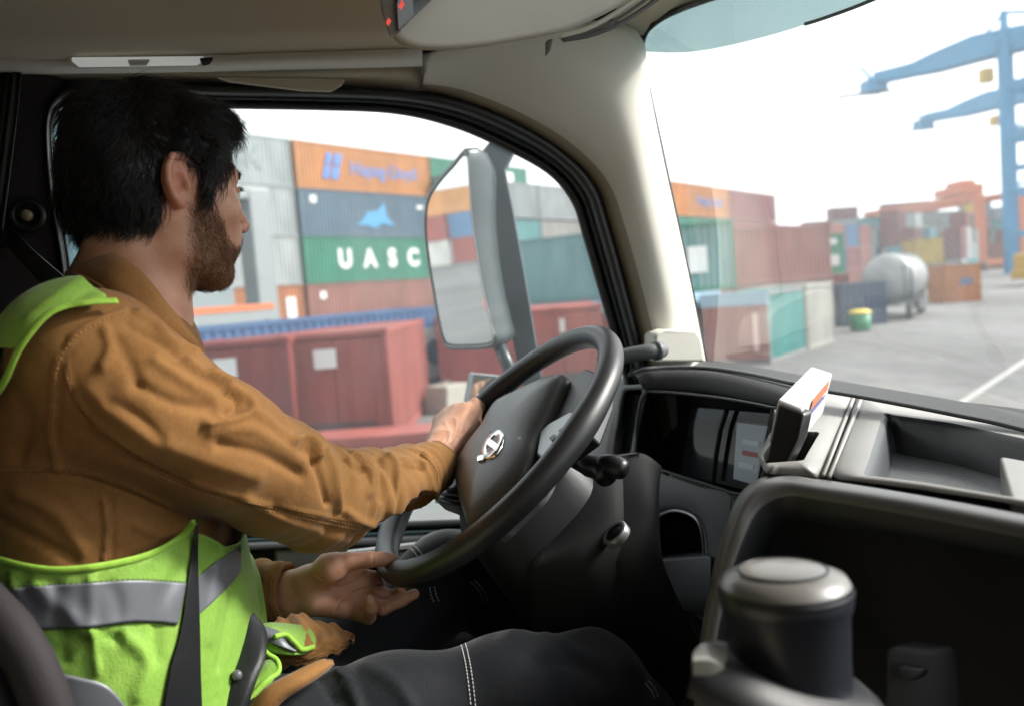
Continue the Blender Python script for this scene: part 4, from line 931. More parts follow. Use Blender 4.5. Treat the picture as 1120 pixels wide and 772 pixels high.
# ---- centre dashboard top: pale tray plates with real pockets
ZT = -.222
def T(x, y, dz=0): return Pz(x, y, ZT + dz)
def pocket(name, plate, hole, depth, m_plate, m_in, m_floor=None, lift=0, slope=(0, 0)):
    """plate: outline in pixels on the tray plane, hole: outline of an opening with the same number of points"""
    rows = [[T(x, y, lift - .02) for x, y in plate], [T(x, y, lift) for x, y in plate], [T(x, y, lift + .0015) for x, y in hole]]
    b = MB(); b.grid([smooth_curve(r_, 5, True) if len(r_) > 4 else r_ for r_ in rows], 0, True); o = b.build(name, m_plate, truck, smooth=True)
    H_ = [T(x, y, lift + .0015) for x, y in hole]; c_ = sum(H_, Vector()) / len(H_)
    H2 = [c_.lerp(p, .93) - UP * .006 for p in H_]; H3 = [c_.lerp(p, .86) - UP * depth for p in H_]
    b = MB(); b.grid([smooth_curve(r_, 5, True) for r_ in (H_, H2, H3)], 0, True); b.build('pocket_wall', m_in, o, smooth=True)
    q_ = smooth_curve(H3, 5, True); b = MB(); b.add(q_, [tuple(range(len(q_)))]); b.build('pocket_floor', m_floor or m_in, o)
    return o
def dens(P, n):
    """resample a polygon to n points, keeping it straight-edged"""
    V = [Vector(p) for p in P]; L_ = [0]
    for i in range(len(V)): L_.append(L_[-1] + (V[(i + 1) % len(V)] - V[i]).length)
    out = []
    for k in range(n):
        s_ = L_[-1] * k / n; i = max(j for j in range(len(V)) if L_[j] <= s_); t = (s_ - L_[i]) / (L_[i + 1] - L_[i]); p = V[i].lerp(V[(i + 1) % len(V)], t); out.append((p.x, p.y))
    return out
RUBM = mat('rubber_mat', (.10, .105, .11), .35, bump=1, bscale=250, bdist=.002)
# left plate under the tablet, with the small pocket
pl = dens([(872, 420), (935, 431), (900, 522), (838, 517), (828, 500), (848, 462)], 30); hl_ = dens([(856, 471), (897, 472), (879, 503), (838, 506), (834, 498), (846, 480)], 30)
pocket('tray_plate', pl, hl_, .06, DASH3, BLK)
# right plate with the deep tray
pl = dens([(943, 433), (1040, 452), (1125, 470), (1190, 486), (1150, 590), (1100, 545), (1000, 530), (905, 522)], 40)
pl = dens([(944, 434), (1040, 452), (1200, 488), (1160, 562), (1100, 549), (1000, 534), (907, 522)], 40)
hl_ = dens([(966, 452), (1040, 462), (1180, 492), (1145, 548), (1094, 541), (1010, 527), (945, 519)], 40)
pocket('tray_plate', pl, hl_, .05, DASH3, mat('tray_wall', (.05, .055, .062), .4, bump=.3, bscale=500), RUBM)
b = MB(); b.slab([[T(1093, 498, .002), T(1150, 508, .002)], [T(1106, 545, .002), T(1165, 556, .002)]], -UP * .05); b.build('tray_divider', DASH3, truck, bevel=.004)
b = MB(); b.slab([[T(938, 431, -.004), T(945, 433, -.004)], [T(902, 522, -.004), T(908, 523, -.004)]], -UP * .006); b.build('groove', BLK, truck)
for xs in ((935.5, 431, 900, 520), (943.5, 433, 906.5, 521)):
    b = MB(); b.tube([T(xs[0], xs[1], .001), T(xs[2], xs[3], .001)], .0028, 8); b.build('plate_edge', DASH3, truck, smooth=True)
RAILM = mat('satin_rail_plastic', (.10, .10, .098), .36, bump=.3, bscale=900, bdist=.0004)
# rounded front rail and its dark body, bending down at the left end
def rail(name, pts_a, m, th): pass
ra = [(1300, 604, .565), (1200, 585, .62), (1120, 568, .675), (1000, 546, .75), (900, 531, .83), (862, 526, .86), (836, 530, .87), (815, 545, .87), (800, 575, .86), (786, 620, .85), (772, 690, .83), (764, 772, .81), (760, 860, .8)]
rbx = [(1300, 628, .55), (1200, 606, .61), (1120, 588, .665), (1000, 564, .74), (900, 547, .82), (866, 542, .85), (845, 547, .86), (828, 560, .86), (814, 588, .85), (799, 630, .84), (784, 700, .82), (775, 775, .80), (770, 860, .79)]
rc = [(1300, 668, .56), (1200, 640, .62), (1120, 618, .675), (1000, 592, .75), (900, 572, .83), (873, 568, .86), (857, 572, .87), (843, 584, .87), (829, 610, .86), (813, 650, .85), (796, 715, .83), (786, 780, .81), (781, 860, .8)]
rd2 = [(1300, 660, .62), (1200, 632, .68), (1120, 612, .735), (1000, 588, .81), (900, 570, .89), (875, 568, .92), (862, 574, .93), (850, 586, .93), (837, 612, .92), (820, 652, .91), (802, 716, .89), (792, 780, .87), (787, 860, .86)]
b0 = [(1300, 598, .60), (1200, 579, .65), (1120, 562, .71), (1000, 540, .79), (900, 524, .87), (860, 519, .90), (830, 523, .93), (808, 541, .93), (793, 574, .92), (780, 620, .91), (767, 690, .89), (759, 772, .87), (754, 860, .86)]
b = MB(); b.grid([row(b0, 8), row(ra, 8), row([tuple((np.array(a) + np.array(c_)) / 2 + np.array([0, 0, -.006])) for a, c_ in zip(ra, rbx)], 8), row(rbx, 8)]); b.build('console_rail', RAILM, truck, smooth=True)
b = MB(); b.grid([row(rbx, 8), row([(x, y, d - .004) for x, y, d in [tuple((np.array(a) + np.array(c_)) / 2) for a, c_ in zip(rbx, rc)]], 8), row(rc, 8), row(rd2, 8)]); b.build('console_front', DASH, truck, smooth=True)
# recess behind the rail
b = MB(); rr1 = row(rd2, 8); ce_ = W(1060, 900, .74); rr2 = [p.lerp(ce_, .035) + CF * .018 for p in rr1]; rr3 = [p.lerp(ce_, .12) + CF * .022 for p in rr1]; rr4 = [p.lerp(ce_, .5) + CF * .04 for p in rr1]; rr5 = [p.lerp(ce_, .98) + CF * .05 for p in rr1]; b.grid(across([rr1, rr2, rr3, rr4, rr5], 4)); b.build('console_recess', MATTB, truck, smooth=True)
b = MB(); b.prism([Pf(790, 560, .72), Pf(1500, 560, .72), Pf(1500, 1400, .72), Pf(790, 1400, .72)], CF * .05); b.build('console_back', MATTB, truck)
b = MB(); b.prism([W(968, 706, .70), W(1016, 712, .69), W(1024, 790, .68), W(966, 780, .69)], CF * .03); cs = b.build('socket_panel', DASH, truck, bevel=.004)
b = MB(); b.prism([W(980, 728, .685), W(1006, 732, .68), W(1003, 742, .68), W(992, 746, .68), (W(983, 740, .683))], CF * .01); b.build('socket_cover', BLK, cs, bevel=.002)
# selector pedestal with its round capped knob
kc = W(862, 700, .60); kax = (W(858, 640, .60) - W(866, 745, .60)).normalized(); kax = (kax * .9 + UP * .3).normalized()
b = MB(); b.lathe([(.042, -.04), (.0425, -.01), (.044, .02), (.0465, .028), (.0475, .034), (.046, .042)], kc, kax, 40); knob = b.build('round_lidded_holder', mat('holder_plastic', (.014, .016, .022), .35), truck, smooth=True)
b = MB(); b.lathe([(.046, .042), (.043, .047), (.03, .0525), (.015, .0545), (.0, .055)], kc, kax, 40); b.build('holder_lid', mat('glossy_lid', (.12, .115, .105), .36, coat=.25), knob, smooth=True)
b = MB(); b.lathe([(.0472, .036), (.0482, .0375), (.0472, .039)], kc, kax, 40); b.lathe([(.030, .0528), (.0305, .0535), (.032, .0525)], kc, kax, 40); b.build('lid_seam', BLK, knob, smooth=True)
b = MB(); b.slab([row([(757, 716, .58), (775, 702, .6), (800, 704, .62), (900, 740, .63), (935, 740, .63)]), row([(757, 724, .56), (782, 726, .56), (830, 745, .55), (880, 762, .55), (960, 775, .56)]), row([(752, 760, .55), (780, 780, .54), (830, 800, .53), (900, 820, .53), (1000, 830, .54)])], CF * .02 - UP * .02)
b.build('holder_base', DASH, truck, smooth=True)
b = MB(); b.slab([row([(758, 712, .57), (770, 702, .585), (792, 706, .59)]), row([(757, 722, .555), (780, 722, .555), (800, 736, .56)])], -UP * .012); b.build('base_highlight', mat('painted_highlight', (.25, .245, .22), .4), truck, bevel=.004)  # white highlight on the holder base, built as a paler slab

f1_ = (Pl(-50, 200, LW) - O).dot(CF)
slab_cab('side_wall', [(-.95, 1.57, -1.3), (f1_, 1.57, -1.3), (f1_, 1.57, .68), (-.95, 1.57, .68)], CL * .05, LINER)
slab_cab('passenger_dash_top', [(.60, .50, -.27), (1.05, .62, -.27), (1.16, -.97, -.27), (.60, -.97, -.27)], -UP * .05, DASH2, bevel=.01)
slab_cab('passenger_dash_front', [(.61, .48, -.33), (.61, -.97, -.33), (.68, -.97, -.95), (.68, .48, -.95)], CF * .05, DASH, bevel=.01)
# ---- tablet-like device standing on the dashboard (a thing of its own)
dv = tag(empty('dashboard_device', W(865, 470, 1.0)), 'white-topped driver display unit with a dark face, standing on the dashboard', 'display unit')
WHT = mat('white_plastic', (.62, .62, .61), .4)
A_, B_, C_, D_ = W(851, 436, .99), W(887, 400, 1.1), W(911, 408, 1.08), W(878, 447, .97)
dn = (W(868, 560, 1.0) - W(890, 470, 1.0)).normalized()
b = MB(); b.prism([A_, B_, C_, D_], dn * .022); b.build('top_cover', WHT, dv, bevel=.003, seg=3)
b = MB(); low = [A_.lerp(B_, .02) + dn * .02, B_ + dn * .02, C_ + dn * .02, D_ + dn * .02]; b.prism(low, dn * .035); b.build('side_housing', WHT, dv, bevel=.003)
# dark screen slab
b = MB(); b.prism([W(850, 441, .985), W(880, 452, .965), W(874, 480, .955), W(855, 520, .95), W(833, 566, .95), W(822, 560, .96), W(838, 500, .975)], CF * .02 + CL * .01); b.build('screen', BLK, dv, bevel=.004)
b = MB(); e1 = D_.lerp(C_, .3) + dn * .004 - CL * .0015; e2 = D_.lerp(C_, .85) + dn * .004 - CL * .0015; b.prism([e1, e2, e2 + dn * .012, e1 + dn * .012], -CL * .001)
b.build('orange_sticker', mat('orange_sticker', (.6, .2, .1), .5), dv)
b = MB(); e1 = D_.lerp(C_, .25) + dn * .019 - CL * .0015; e2 = D_.lerp(C_, .8) + dn * .019 - CL * .0015; b.prism([e1, e2, e2 + dn * .005, e1 + dn * .005], -CL * .001); b.build('blue_sticker', mat('blue_sticker', (.15, .18, .4), .5), dv)

# ---- seat
SEATM = mat('seat_fabric', (.016, .014, .017), .85, bump=.5, bscale=500, bdist=.001)
SEATP = mat('plum_seat_edge', (.013, .009, .012), .8, bump=.5, bscale=500, bdist=.001)
def Cab2(f, l, z): return cab(f, l, z)
b = MB(); rows = []
for l, k in ((.78, 0), (.80, 1), (.9, .7), (1.1, .45), (1.3, .7), (1.4, 1), (1.42, 0)):
    rows.append([cab(f, l, z + .03 * k) for f, z in ((-.42, -.72), (-.2, -.62), (0, -.60), (.2, -.58), (.3, -.60), (.34, -.66))])
b.slab(rows, -UP * .14); seat = b.build('driver_seat', SEATM, truck, smooth=True)
b = MB(); rows = []
for l, k in ((.80, 0), (.82, 1), (.9, .8), (1.0, .2), (1.15, .1), (1.3, .5), (1.4, 1), (1.42, 0)):
    rows.append([cab(f + .05 * k, l, z) for f, z in ((-.20, -.62), (-.30, -.45), (-.38, -.2), (-.43, 0), (-.45, .12))])
b.slab(rows, -CF * .13); b.build('seat_backrest', SEATM, seat, smooth=True)
# near bolster seen at the lower left
bl_ = smooth_curve([W(-80, 600, .70), W(-22, 655, .68), (W(18, 700, .665)), W(44, 750, .66), W(60, 810, .66), W(66, 900, .66)], 6)
b = MB(); b.tube(bl_, [.021] * len(bl_), 14, flat=.8); b.tube([p + Vector((-.075, .01, -.02)) for p in bl_], [.055] * len(bl_), 14); b.build('side_bolster', SEATP, seat, smooth=True)

# ---- door mirror outside the window
mir = tag(empty('door_mirror', W(520, 300, 2.1)), 'large door mirror on a grey post outside the side window', 'mirror') if False else truck
MG = bpy.data.materials.new('mirror_glass'); MG.use_nodes = True; bb = MG.node_tree.nodes['Principled BSDF']; bb.inputs['Base Color'].default_value = (.86, .89, .9, 1); bb.inputs['Metallic'].default_value = 1; bb.inputs['Roughness'].default_value = .015
MH = mat('mirror_housing', (.045, .06, .065), .3)
MDN = 2.0
mf = [(511, 165), (496, 179), (481, 196), (470, 213), (466, 232), (466, 256), (470, 290), (475, 320), (480, 350), (486, 374), (492, 380), (510, 381), (541, 377), (539, 355), (533, 330), (527, 300), (522, 270), (518, 240), (515, 200)]
# mirror plane: its normal points back along the truck and towards the driver
def MP(x, y, o=0): return on_plane(x, y, W(505, 280, MDN) + MNv * o, MNv)
mn0 = (-CF * .86 - CL * .52); MNv = (mn0 - UP * .055).normalized()
fpts = smooth_curve([MP(x, y) for x, y in mf], 4, True); mc = sum(fpts, Vector()) / len(fpts)
b = MB(); b.add([mc.lerp(p, .97) + MNv * .002 for p in fpts], [tuple(range(len(fpts)))]); 
hb_ = MB(); rows = []
for s_, o_, k in ((.95, .003, 0), (1.0, .006, 0), (1.02, 0, 0), (1.03, -.03, 0), (.98, -.07, 0), (.85, -.10, 0), (.5, -.125, 0), (.01, -.13, 0)):
    rows.append([mc.lerp(p, s_) + MNv * o_ for p in fpts])
hb_.grid(rows, 0, True); mh = hb_.build('mirror_housing', MH, truck, smooth=True)
b.build('mirror_glass', MG, mh)
b = MB(); b.tube([mc.lerp(p, .985) + MNv * .004 for p in fpts], .0022, 6, closed=True); b.build('mirror_rim', SATIN, mh)
MPO = mat('mirror_post_plastic', (.035, .055, .065), .35)
b = MB(); b.prism([W(541, 148, 2.02), W(567, 157, 2.02), W(553, 185, 2.02), W(562, 230, 2.02), W(573, 290, 2.02), W(590, 392, 2.02), W(600, 450, 2.02), W(580, 450, 2.02), W(566, 400, 2.02), W(548, 300, 2.02), W(536, 220, 2.02), W(524, 170, 2.02), W(527, 165, 2.02)], CL * .07 + CF * .02)
post = b.build('mirror_post', MPO, truck, bevel=.006, seg=3)
b = MB(); b.tube([W(545, 376, 2.0), W(556, 400, 2.0), W(566, 450, 2.0)], .016, 10); b.build('mirror_stay', MPO, post, smooth=True)
b = MB(); lm_ = [W(517, 408, 1.93), W(556, 412, 1.93), W(548, 440, 1.93), W(522, 456, 1.93), W(511, 440, 1.93)]
nn = (lm_[1] - lm_[0]).cross(lm_[2] - lm_[0]).normalized()
b.prism(lm_, CL * .04); km = b.build('lower_mirror', SATIN, truck, bevel=.004)
c_ = sum(lm_, Vector()) / 5; b = MB(); b.add([c_.lerp(p, .9) - CL * .003 - CF * .001 for p in lm_], [tuple(range(5))]); b.build('lower_mirror_glass', MG, km)
# things the mirror shows: stacks, hill side and workers far behind the truck
CRZ = math.atan2(CF.y, CF.x)
def behind(f, l, z=0): p = O + CF * f + CL * l; p.z = z; return p
for k in range(3):
    container(behind(-34, 3.2), 6.06, 2.59, [(.6, .2, .08), (.55, .16, .07), (.5, .2, .1)][k], '%s orange container of the stack reflected at the right edge of the mirror' % ['lowest', 'middle', 'topmost'][k], 'containers behind the truck', rz=CRZ, z=2.6 * k)
for i in range(9):
    for k in range([2, 3, 2, 3, 3, 2, 3, 2, 2][i]):
        container(behind(-84 + i * 1.5, 7 + i * 8.5), 12.19, 2.59, random.choice([(.3, .09, .08), (.2, .3, .36), (.5, .5, .48), (.1, .2, .35), (.5, .25, .1)]), 'container reflected in the mirror, level %d, column %d of the row behind the truck' % (k + 1, i + 1), 'far containers behind the truck', rz=CRZ + R(90), z=2.6 * k, doors=False)
worker(behind(-19, 5.6), 'dock worker in an orange jacket standing on the yard, first seen in the mirror', CRZ - R(80))
worker(behind(-20.5, 6.6), 'dock worker in an orange jacket turned towards the first one, seen in the mirror', CRZ + R(110))
# ================================================================== signed-distance modelling (numpy) and surface nets
def npv(*a): return np.array([list(v) for v in a], dtype=np.float64)
def smin(a, b, k):
    h = np.clip(.5 + .5 * (b - a) / k, 0, 1); return b + (a - b) * h - k * h * (1 - h)
def smax(a, b, k): return -smin(-a, -b, k)
def cone(P, a, b, ra, rb):
    a = np.asarray(a, float); b = np.asarray(b, float); ab = b - a; t = np.clip((P - a) @ ab / (ab @ ab), 0, 1)
    return np.linalg.norm(P - a - t[:, None] * ab, axis=1) - (ra + (rb - ra) * t)
def ell(P, c, r, M=None):
    q = P - np.asarray(c, float)
    if M is not None: q = q @ M
    r = np.asarray(r, float); k0 = np.linalg.norm(q / r, axis=1); k1 = np.linalg.norm(q / (r * r), axis=1)
    return k0 * (k0 - 1) / np.maximum(k1, 1e-9)
_rg = np.random.default_rng(5)
_ND = _rg.normal(size=(24, 3)); _ND /= np.linalg.norm(_ND, axis=1)[:, None]; _NP = _rg.uniform(0, 6.28, 24); _NF = _rg.uniform(.7, 1.5, 24)
def snoise(P, f):
    s = np.zeros(len(P))
    Q = P * f
    Q = Q + .35 * np.sin(Q[:, [1, 2, 0]] * 1.3 + 1.0)
    for d, p, w in zip(_ND, _NP, _NF): s += np.sin(Q @ d * w + p)
    return s / 5
def sdf_mesh(fn, lo, hi, h):
    """surface nets over a block-culled grid; returns vertices and quads"""
    lo = np.array(lo, float); hi = np.array(hi, float); B = 12
    n = np.maximum(1, np.ceil((hi - lo) / h / B).astype(int)) * B + 1
    D = np.full(n, 1.0, np.float32)
    bi = np.stack(np.meshgrid(*[np.arange(0, k - 1, B) for k in n], indexing='ij'), -1).reshape(-1, 3)
    cen = lo + (bi + B / 2) * h; dc = fn(cen); rad = h * B * .87
    g = np.stack(np.meshgrid(*[np.arange(B + 1)] * 3, indexing='ij'), -1).reshape(-1, 3)
    act = bi[np.abs(dc) < rad * 1.6]
    for b0 in bi[dc <= -rad * 1.6]: D[b0[0]:b0[0] + B + 1, b0[1]:b0[1] + B + 1, b0[2]:b0[2] + B + 1] = -1
    for s0 in range(0, len(act), 60):
        ch = act[s0:s0 + 60]; P = lo + (ch[:, None, :] + g[None]) * h; d = fn(P.reshape(-1, 3)).reshape(len(ch), B + 1, B + 1, B + 1)
        for b0, dd in zip(ch, d): D[b0[0]:b0[0] + B + 1, b0[1]:b0[1] + B + 1, b0[2]:b0[2] + B + 1] = dd
    ins = D < 0
    c8 = [ins[i:n[0] - 1 + i, j:n[1] - 1 + j, k:n[2] - 1 + k] for i in (0, 1) for j in (0, 1) for k in (0, 1)]
    cnt = sum(c.astype(np.int8) for c in c8); act_c = np.argwhere((cnt > 0) & (cnt < 8))
    idx = -np.ones([k - 1 for k in n], np.int32); idx[tuple(act_c.T)] = np.arange(len(act_c))
    corners = [(i, j, k) for i in (0, 1) for j in (0, 1) for k in (0, 1)]
    val = np.stack([D[act_c[:, 0] + i, act_c[:, 1] + j, act_c[:, 2] + k] for i, j, k in corners], 1)
    acc = np.zeros((len(act_c), 3)); ct = np.zeros(len(act_c))
    for a in range(8):
        for b in range(a + 1, 8):
            ca, cb = np.array(corners[a]), np.array(corners[b])
            if np.abs(ca - cb).sum() != 1: continue
            va, vb = val[:, a], val[:, b]; m = (va < 0) != (vb < 0); t = np.where(m, va / np.where(m, va - vb, 1), 0)
            acc += (ca + (cb - ca) * t[:, None]) * m[:, None]; ct += m
    V = lo + (act_c + acc / ct[:, None]) * h
    F = []
    for ax in range(3):
        u, v = (ax + 1) % 3, (ax + 2) % 3
        sl0 = [slice(None)] * 3; sl1 = [slice(None)] * 3; sl0[ax] = slice(0, n[ax] - 1); sl1[ax] = slice(1, n[ax])
        A, Bb = ins[tuple(sl0)], ins[tuple(sl1)]; E_ = np.argwhere(A != Bb); E_ = E_[(E_[:, u] > 0) & (E_[:, v] > 0) & (E_[:, u] < n[u] - 1) & (E_[:, v] < n[v] - 1)]
        du = np.zeros(3, int); du[u] = 1; dv = np.zeros(3, int); dv[v] = 1
        q = np.stack([idx[tuple((E_ - du - dv).T)], idx[tuple((E_ - dv).T)], idx[tuple(E_.T)], idx[tuple((E_ - du).T)]], 1)
        fl = A[tuple(E_.T)]; q[~fl] = q[~fl][:, ::-1]; F.append(q)
    F = np.concatenate(F); F = F[(F >= 0).all(1)]
    return V, F
def relax(V, F, it=2, lam=.5):
    e = np.concatenate([F[:, [0, 1]], F[:, [1, 2]], F[:, [2, 3]], F[:, [3, 0]]]); e = np.concatenate([e, e[:, ::-1]])
    for _ in range(it):
        s = np.zeros_like(V); c = np.zeros(len(V))
        for k in range(3): s[:, k] = np.bincount(e[:, 0], V[e[:, 1], k], len(V))
        c = np.bincount(e[:, 0], minlength=len(V)).astype(float); c[c == 0] = 1
        V = V + lam * (s / c[:, None] - V)
    return V
def vnormals(V, F):
    fn = np.cross(V[F[:, 2]] - V[F[:, 0]], V[F[:, 3]] - V[F[:, 1]]); N = np.zeros_like(V)
    for k in range(F.shape[1]):
        for a in range(3): N[:, a] += np.bincount(F[:, k], fn[:, a], len(V))
    return N / np.maximum(np.linalg.norm(N, axis=1), 1e-12)[:, None]
CAMP = np.array([0, 0, CAMZ])
def seg_dist(p, poly):
    d = np.full(len(p), 1e9)
    for a, b in zip(poly[:-1], poly[1:]):
        a = np.array(a, float); b = np.array(b, float); ab = b - a; t = np.clip((p - a) @ ab / max(ab @ ab, 1e-9), 0, 1); d = np.minimum(d, np.linalg.norm(p - a - t[:, None] * ab, axis=1))
    return d
def spl(P, n=6):
    return [(v.x, v.y) for v in smooth_curve([(x, y, 0) for x, y in P], n)]
def sculpt(V, F, strokes, zmax=None):
    """push or pull the surface that faces the photographer along pixel strokes: (points, width px, height m)"""
    N = vnormals(V, F); px, dep = pix(V); view = V - CAMP; view /= np.linalg.norm(view, axis=1)[:, None]
    fac = np.clip(-(N * view).sum(1) * 2.5 + .25, 0, 1)
    if zmax is not None: fac = fac * (dep < zmax)
    D = np.zeros(len(V))
    for st_ in strokes:
        P, w, a = st_[:3]; d = seg_dist(px, spl(P)); D += a * np.exp(-(d / w) ** 2)
        if a > 0 and len(st_) > 3: D -= a * .45 * np.exp(-((d - w * 1.7) / (w * .8)) ** 2)
    return V + N * (D * fac)[:, None]
def np_obj(name, V, F, m, parent, attr=None):
    me = bpy.data.meshes.new(name); me.vertices.add(len(V)); me.vertices.foreach_set('co', V.astype(np.float32).ravel())
    nf, k = F.shape; me.loops.add(nf * k); me.loops.foreach_set('vertex_index', F.astype(np.int32).ravel()); me.polygons.add(nf)
    me.polygons.foreach_set('loop_start', np.arange(0, nf * k, k, dtype=np.int32)); me.polygons.foreach_set('loop_total', np.full(nf, k, np.int32))
    me.update(calc_edges=True); me.validate()
    if attr:
        for an, av in attr.items():
            at = me.attributes.new(an, 'FLOAT', 'POINT'); at.data.foreach_set('value', av.astype(np.float32))
    return link(name, me, m, parent, True)
def compact(V, F, *att):
    u, inv = np.unique(F.ravel(), return_inverse=True); return (V[u], inv.reshape(F.shape)) + tuple(a[u] for a in att)
def wv(*a): return np.array(W(*a))
def inpoly(p, poly):
    x, y = p[:, 0], p[:, 1]; c = np.zeros(len(p), bool); n = len(poly)
    for i in range(n):
        x0, y0 = poly[i]; x1, y1 = poly[i - 1]; m = ((y0 > y) != (y1 > y)); xi = (x1 - x0) * (y - y0) / (y1 - y0 + 1e-12) + x0; c ^= m & (x < xi)
    return c

# ================================================================== the driver
driver = tag(empty('person', cab(-.1, 1.1, -.55)), 'bearded dark-haired driver in brown jacket and yellow-green safety vest holding the steering wheel', 'person')
# ---- head frame
TH = R(51)
camx, camy = Vector(CM.to_3x3().col[0]), Vector(CM.to_3x3().col[1]); camz = -Vector(CM.to_3x3().col[2])
HX = (camx * math.cos(TH) + camz * math.sin(TH)).normalized(); HZ = camy.copy(); HY = HZ.cross(HX).normalized()
HC = np.array(W(177, 207, .97)); HM = np.array([list(HX), list(HY), list(HZ)]).T       # columns = axes
HS = .945
def to_head(P): return (P - HC) @ HM / HS
def from_head(p): return HC + (np.asarray(p) @ HM.T) * HS
def sym(f, P):  # evaluates f on y folded to positive
    Q = P.copy(); Q[:, 1] = np.abs(Q[:, 1]); return f(Q)
def head_sdf(q):
    def half(Q):
        d = ell(Q, (-.014, 0, .030), (.098, .076, .092))
        d = smin(d, ell(Q, (.028, 0, -.03), (.062, .062, .085)), .02)
        d = smin(d, cone(Q, (-.012, .058, -.045), (.002, .050, -.082), .014, .015), .022)
        d = smin(d, cone(Q, (.002, .050, -.082), (.066, .014, -.104), .015, .017), .022)
        d = smin(d, ell(Q, (.068, 0, -.098), (.024, .026, .020)), .012)
        d = smin(d, cone(Q, (.074, .0, .024), (.062, .045, .020), .017, .014), .016)        # brow
        d = smin(d, ell(Q, (.055, .044, -.022), (.026, .022, .022)), .016)                  # cheekbone
        d = smin(d, ell(Q, (.068, .022, -.055), (.026, .024, .030)), .018)                  # muzzle
        d = smin(d, cone(Q, (.086, 0, .012), (.112, 0, -.030), .0075, .0095), .009)         # nose bridge
        d = smin(d, ell(Q, (.112, 0, -.034), (.0105, .0095, .0085)), .006)
        d = smin(d, ell(Q, (.101, .0125, -.037), (.0105, .0065, .0075)), .006)              # nostril wing
        d = smax(d, -ell(Q, (.107, .007, -.044), (.0055, .0035, .004)), .002)
        d = smax(d, -ell(Q, (.090, .032, .002), (.013, .016, .011)), .012)                  # eye socket
        d = smin(d, ell(Q, (.0725, .032, .002), (.0125, .0125, .0120)), .003)
        d = smin(d, cone(Q, (.085, .021, .008), (.079, .044, .005), .0035, .0035), .003)   # upper lid
        d = smin(d, cone(Q, (.083, .023, -.007), (.077, .042, -.006), .003, .003), .003)
        d = smin(d, ell(Q, (.089, 0, -.062), (.010, .022, .0055)), .004)                   # lips
        d = smin(d, ell(Q, (.086, 0, -.0725), (.010, .018, .0055)), .004)
        # neck
        d = smin(d, cone(Q, (-.036, 0, -.03), (-.036, 0, -.20), .055, .064), .03)
        d = smin(d, cone(Q, (-.030, .052, -.03), (.012, .020, -.16), .014, .013), .022)     # neck muscle
        return d
    d = sym(half, q)
    # ears
    Q = q.copy(); Q[:, 1] = np.abs(Q[:, 1])
    ax_ = np.array([-.020, .075, -.004])
    E = Q - ax_
    # tilt back a little and flare away from the head
    pts = [(.008, -.004, .016), (.010, 0, .026), (.000, .006, .032), (-.013, .010, .027), (-.020, .013, .012), (-.019, .012, -.004), (-.012, .009, -.017), (-.002, .005, -.026), (.004, .001, -.024)]
    rr_ = [.0035, .0036, .0038, .004, .0042, .0042, .0048, .0062, .0045]
    e = np.full(len(Q), 1e3)
    for i in range(len(pts) - 1): e = np.minimum(e, cone(E, pts[i], pts[i + 1], rr_[i], rr_[i + 1]))
    plate = ell(E, (-.006, .003, .002), (.017, .0055, .028)); e = smin(e, plate, .005)
    e = smin(e, cone(E, (-.010, .008, .017), (-.010, .008, -.006), .003, .003), .003)      # antihelix
    e = smax(e, -ell(E, (-.001, .011, -.002), (.0085, .009, .012)), .004)                  # concha
    e = smin(e, ell(E, (.009, .005, -.004), (.004, .004, .006)), .003)                     # tragus
    d = smin(d, e, .006)
    return d
def head_world(P): return head_sdf(to_head(P)) * HS
# ---- hands
def chain(P, pts, rs, k=.004):
    d = None
    for i in range(len(pts) - 1):
        c_ = cone(P, pts[i], pts[i + 1], rs[i], rs[i + 1]); d = c_ if d is None else smin(d, c_, k)
    return d
def lhand(P):
    w = wv
    d = chain(P, [w(268, 655, 1.15), w(318, 640, 1.135), w(338, 634, 1.13)], [.025, .0205, .019])
    d = smin(d, chain(P, [w(268, 665, 1.15), w(318, 660, 1.135), w(338, 657, 1.13)], [.025, .0205, .019]), .02)
    for (bx_, by_, bd), r_ in (((392, 628, 1.155), .0125), ((399, 641, 1.155), .0125), ((398, 655, 1.15), .0125), ((387, 667, 1.14), .012)):
        d = smin(d, chain(P, [w(338, 640 + (by_ - 640) * .45, 1.135), w(bx_, by_, bd)], [.0175, r_]), .012)
    d = smin(d, chain(P, [w(338, 634, 1.125), w(362, 621, 1.115), w(380, 614, 1.118)], [.016, .0205, .0125], .01), .012)      # thenar
    d = smin(d, chain(P, [w(345, 660, 1.12), w(375, 665, 1.125)], [.016, .0135], .01), .010)                                # heel of hand
    d = smin(d, chain(P, [w(380, 614, 1.118), w(404, 611.5, 1.125), w(418, 611, 1.13), w(429, 611.5, 1.135)], [.0125, .0108, .0098, .0082]), .005)
    d = smax(d, -cone(P, w(346, 644, 1.095), w(392, 634, 1.115), .004, .003), .006)                                         # palm creases
    d = smax(d, -cone(P, w(372, 650, 1.112), w(396, 643, 1.128), .003, .003), .005)
    f = chain(P, [w(392, 628, 1.155), w(408, 632, 1.175), w(415, 643, 1.175), w(410, 650, 1.16)], [.0112, .0102, .0092, .008])
    f = np.minimum(f, chain(P, [w(399, 643, 1.155), w(418, 650, 1.165), w(432, 652, 1.17), w(438, 645, 1.16)], [.0112, .0102, .0092, .008]))
    f = np.minimum(f, chain(P, [w(398, 656, 1.15), w(419, 664, 1.14), w(438, 656, 1.145), w(453, 649.5, 1.15)], [.0115, .0105, .0095, .0075]))
    f = np.minimum(f, chain(P, [w(387, 668, 1.14), w(403, 674, 1.12), w(406, 664, 1.10), w(405, 657, 1.095)], [.0108, .0098, .009, .0078]))
    return smin(d, f, .0045)
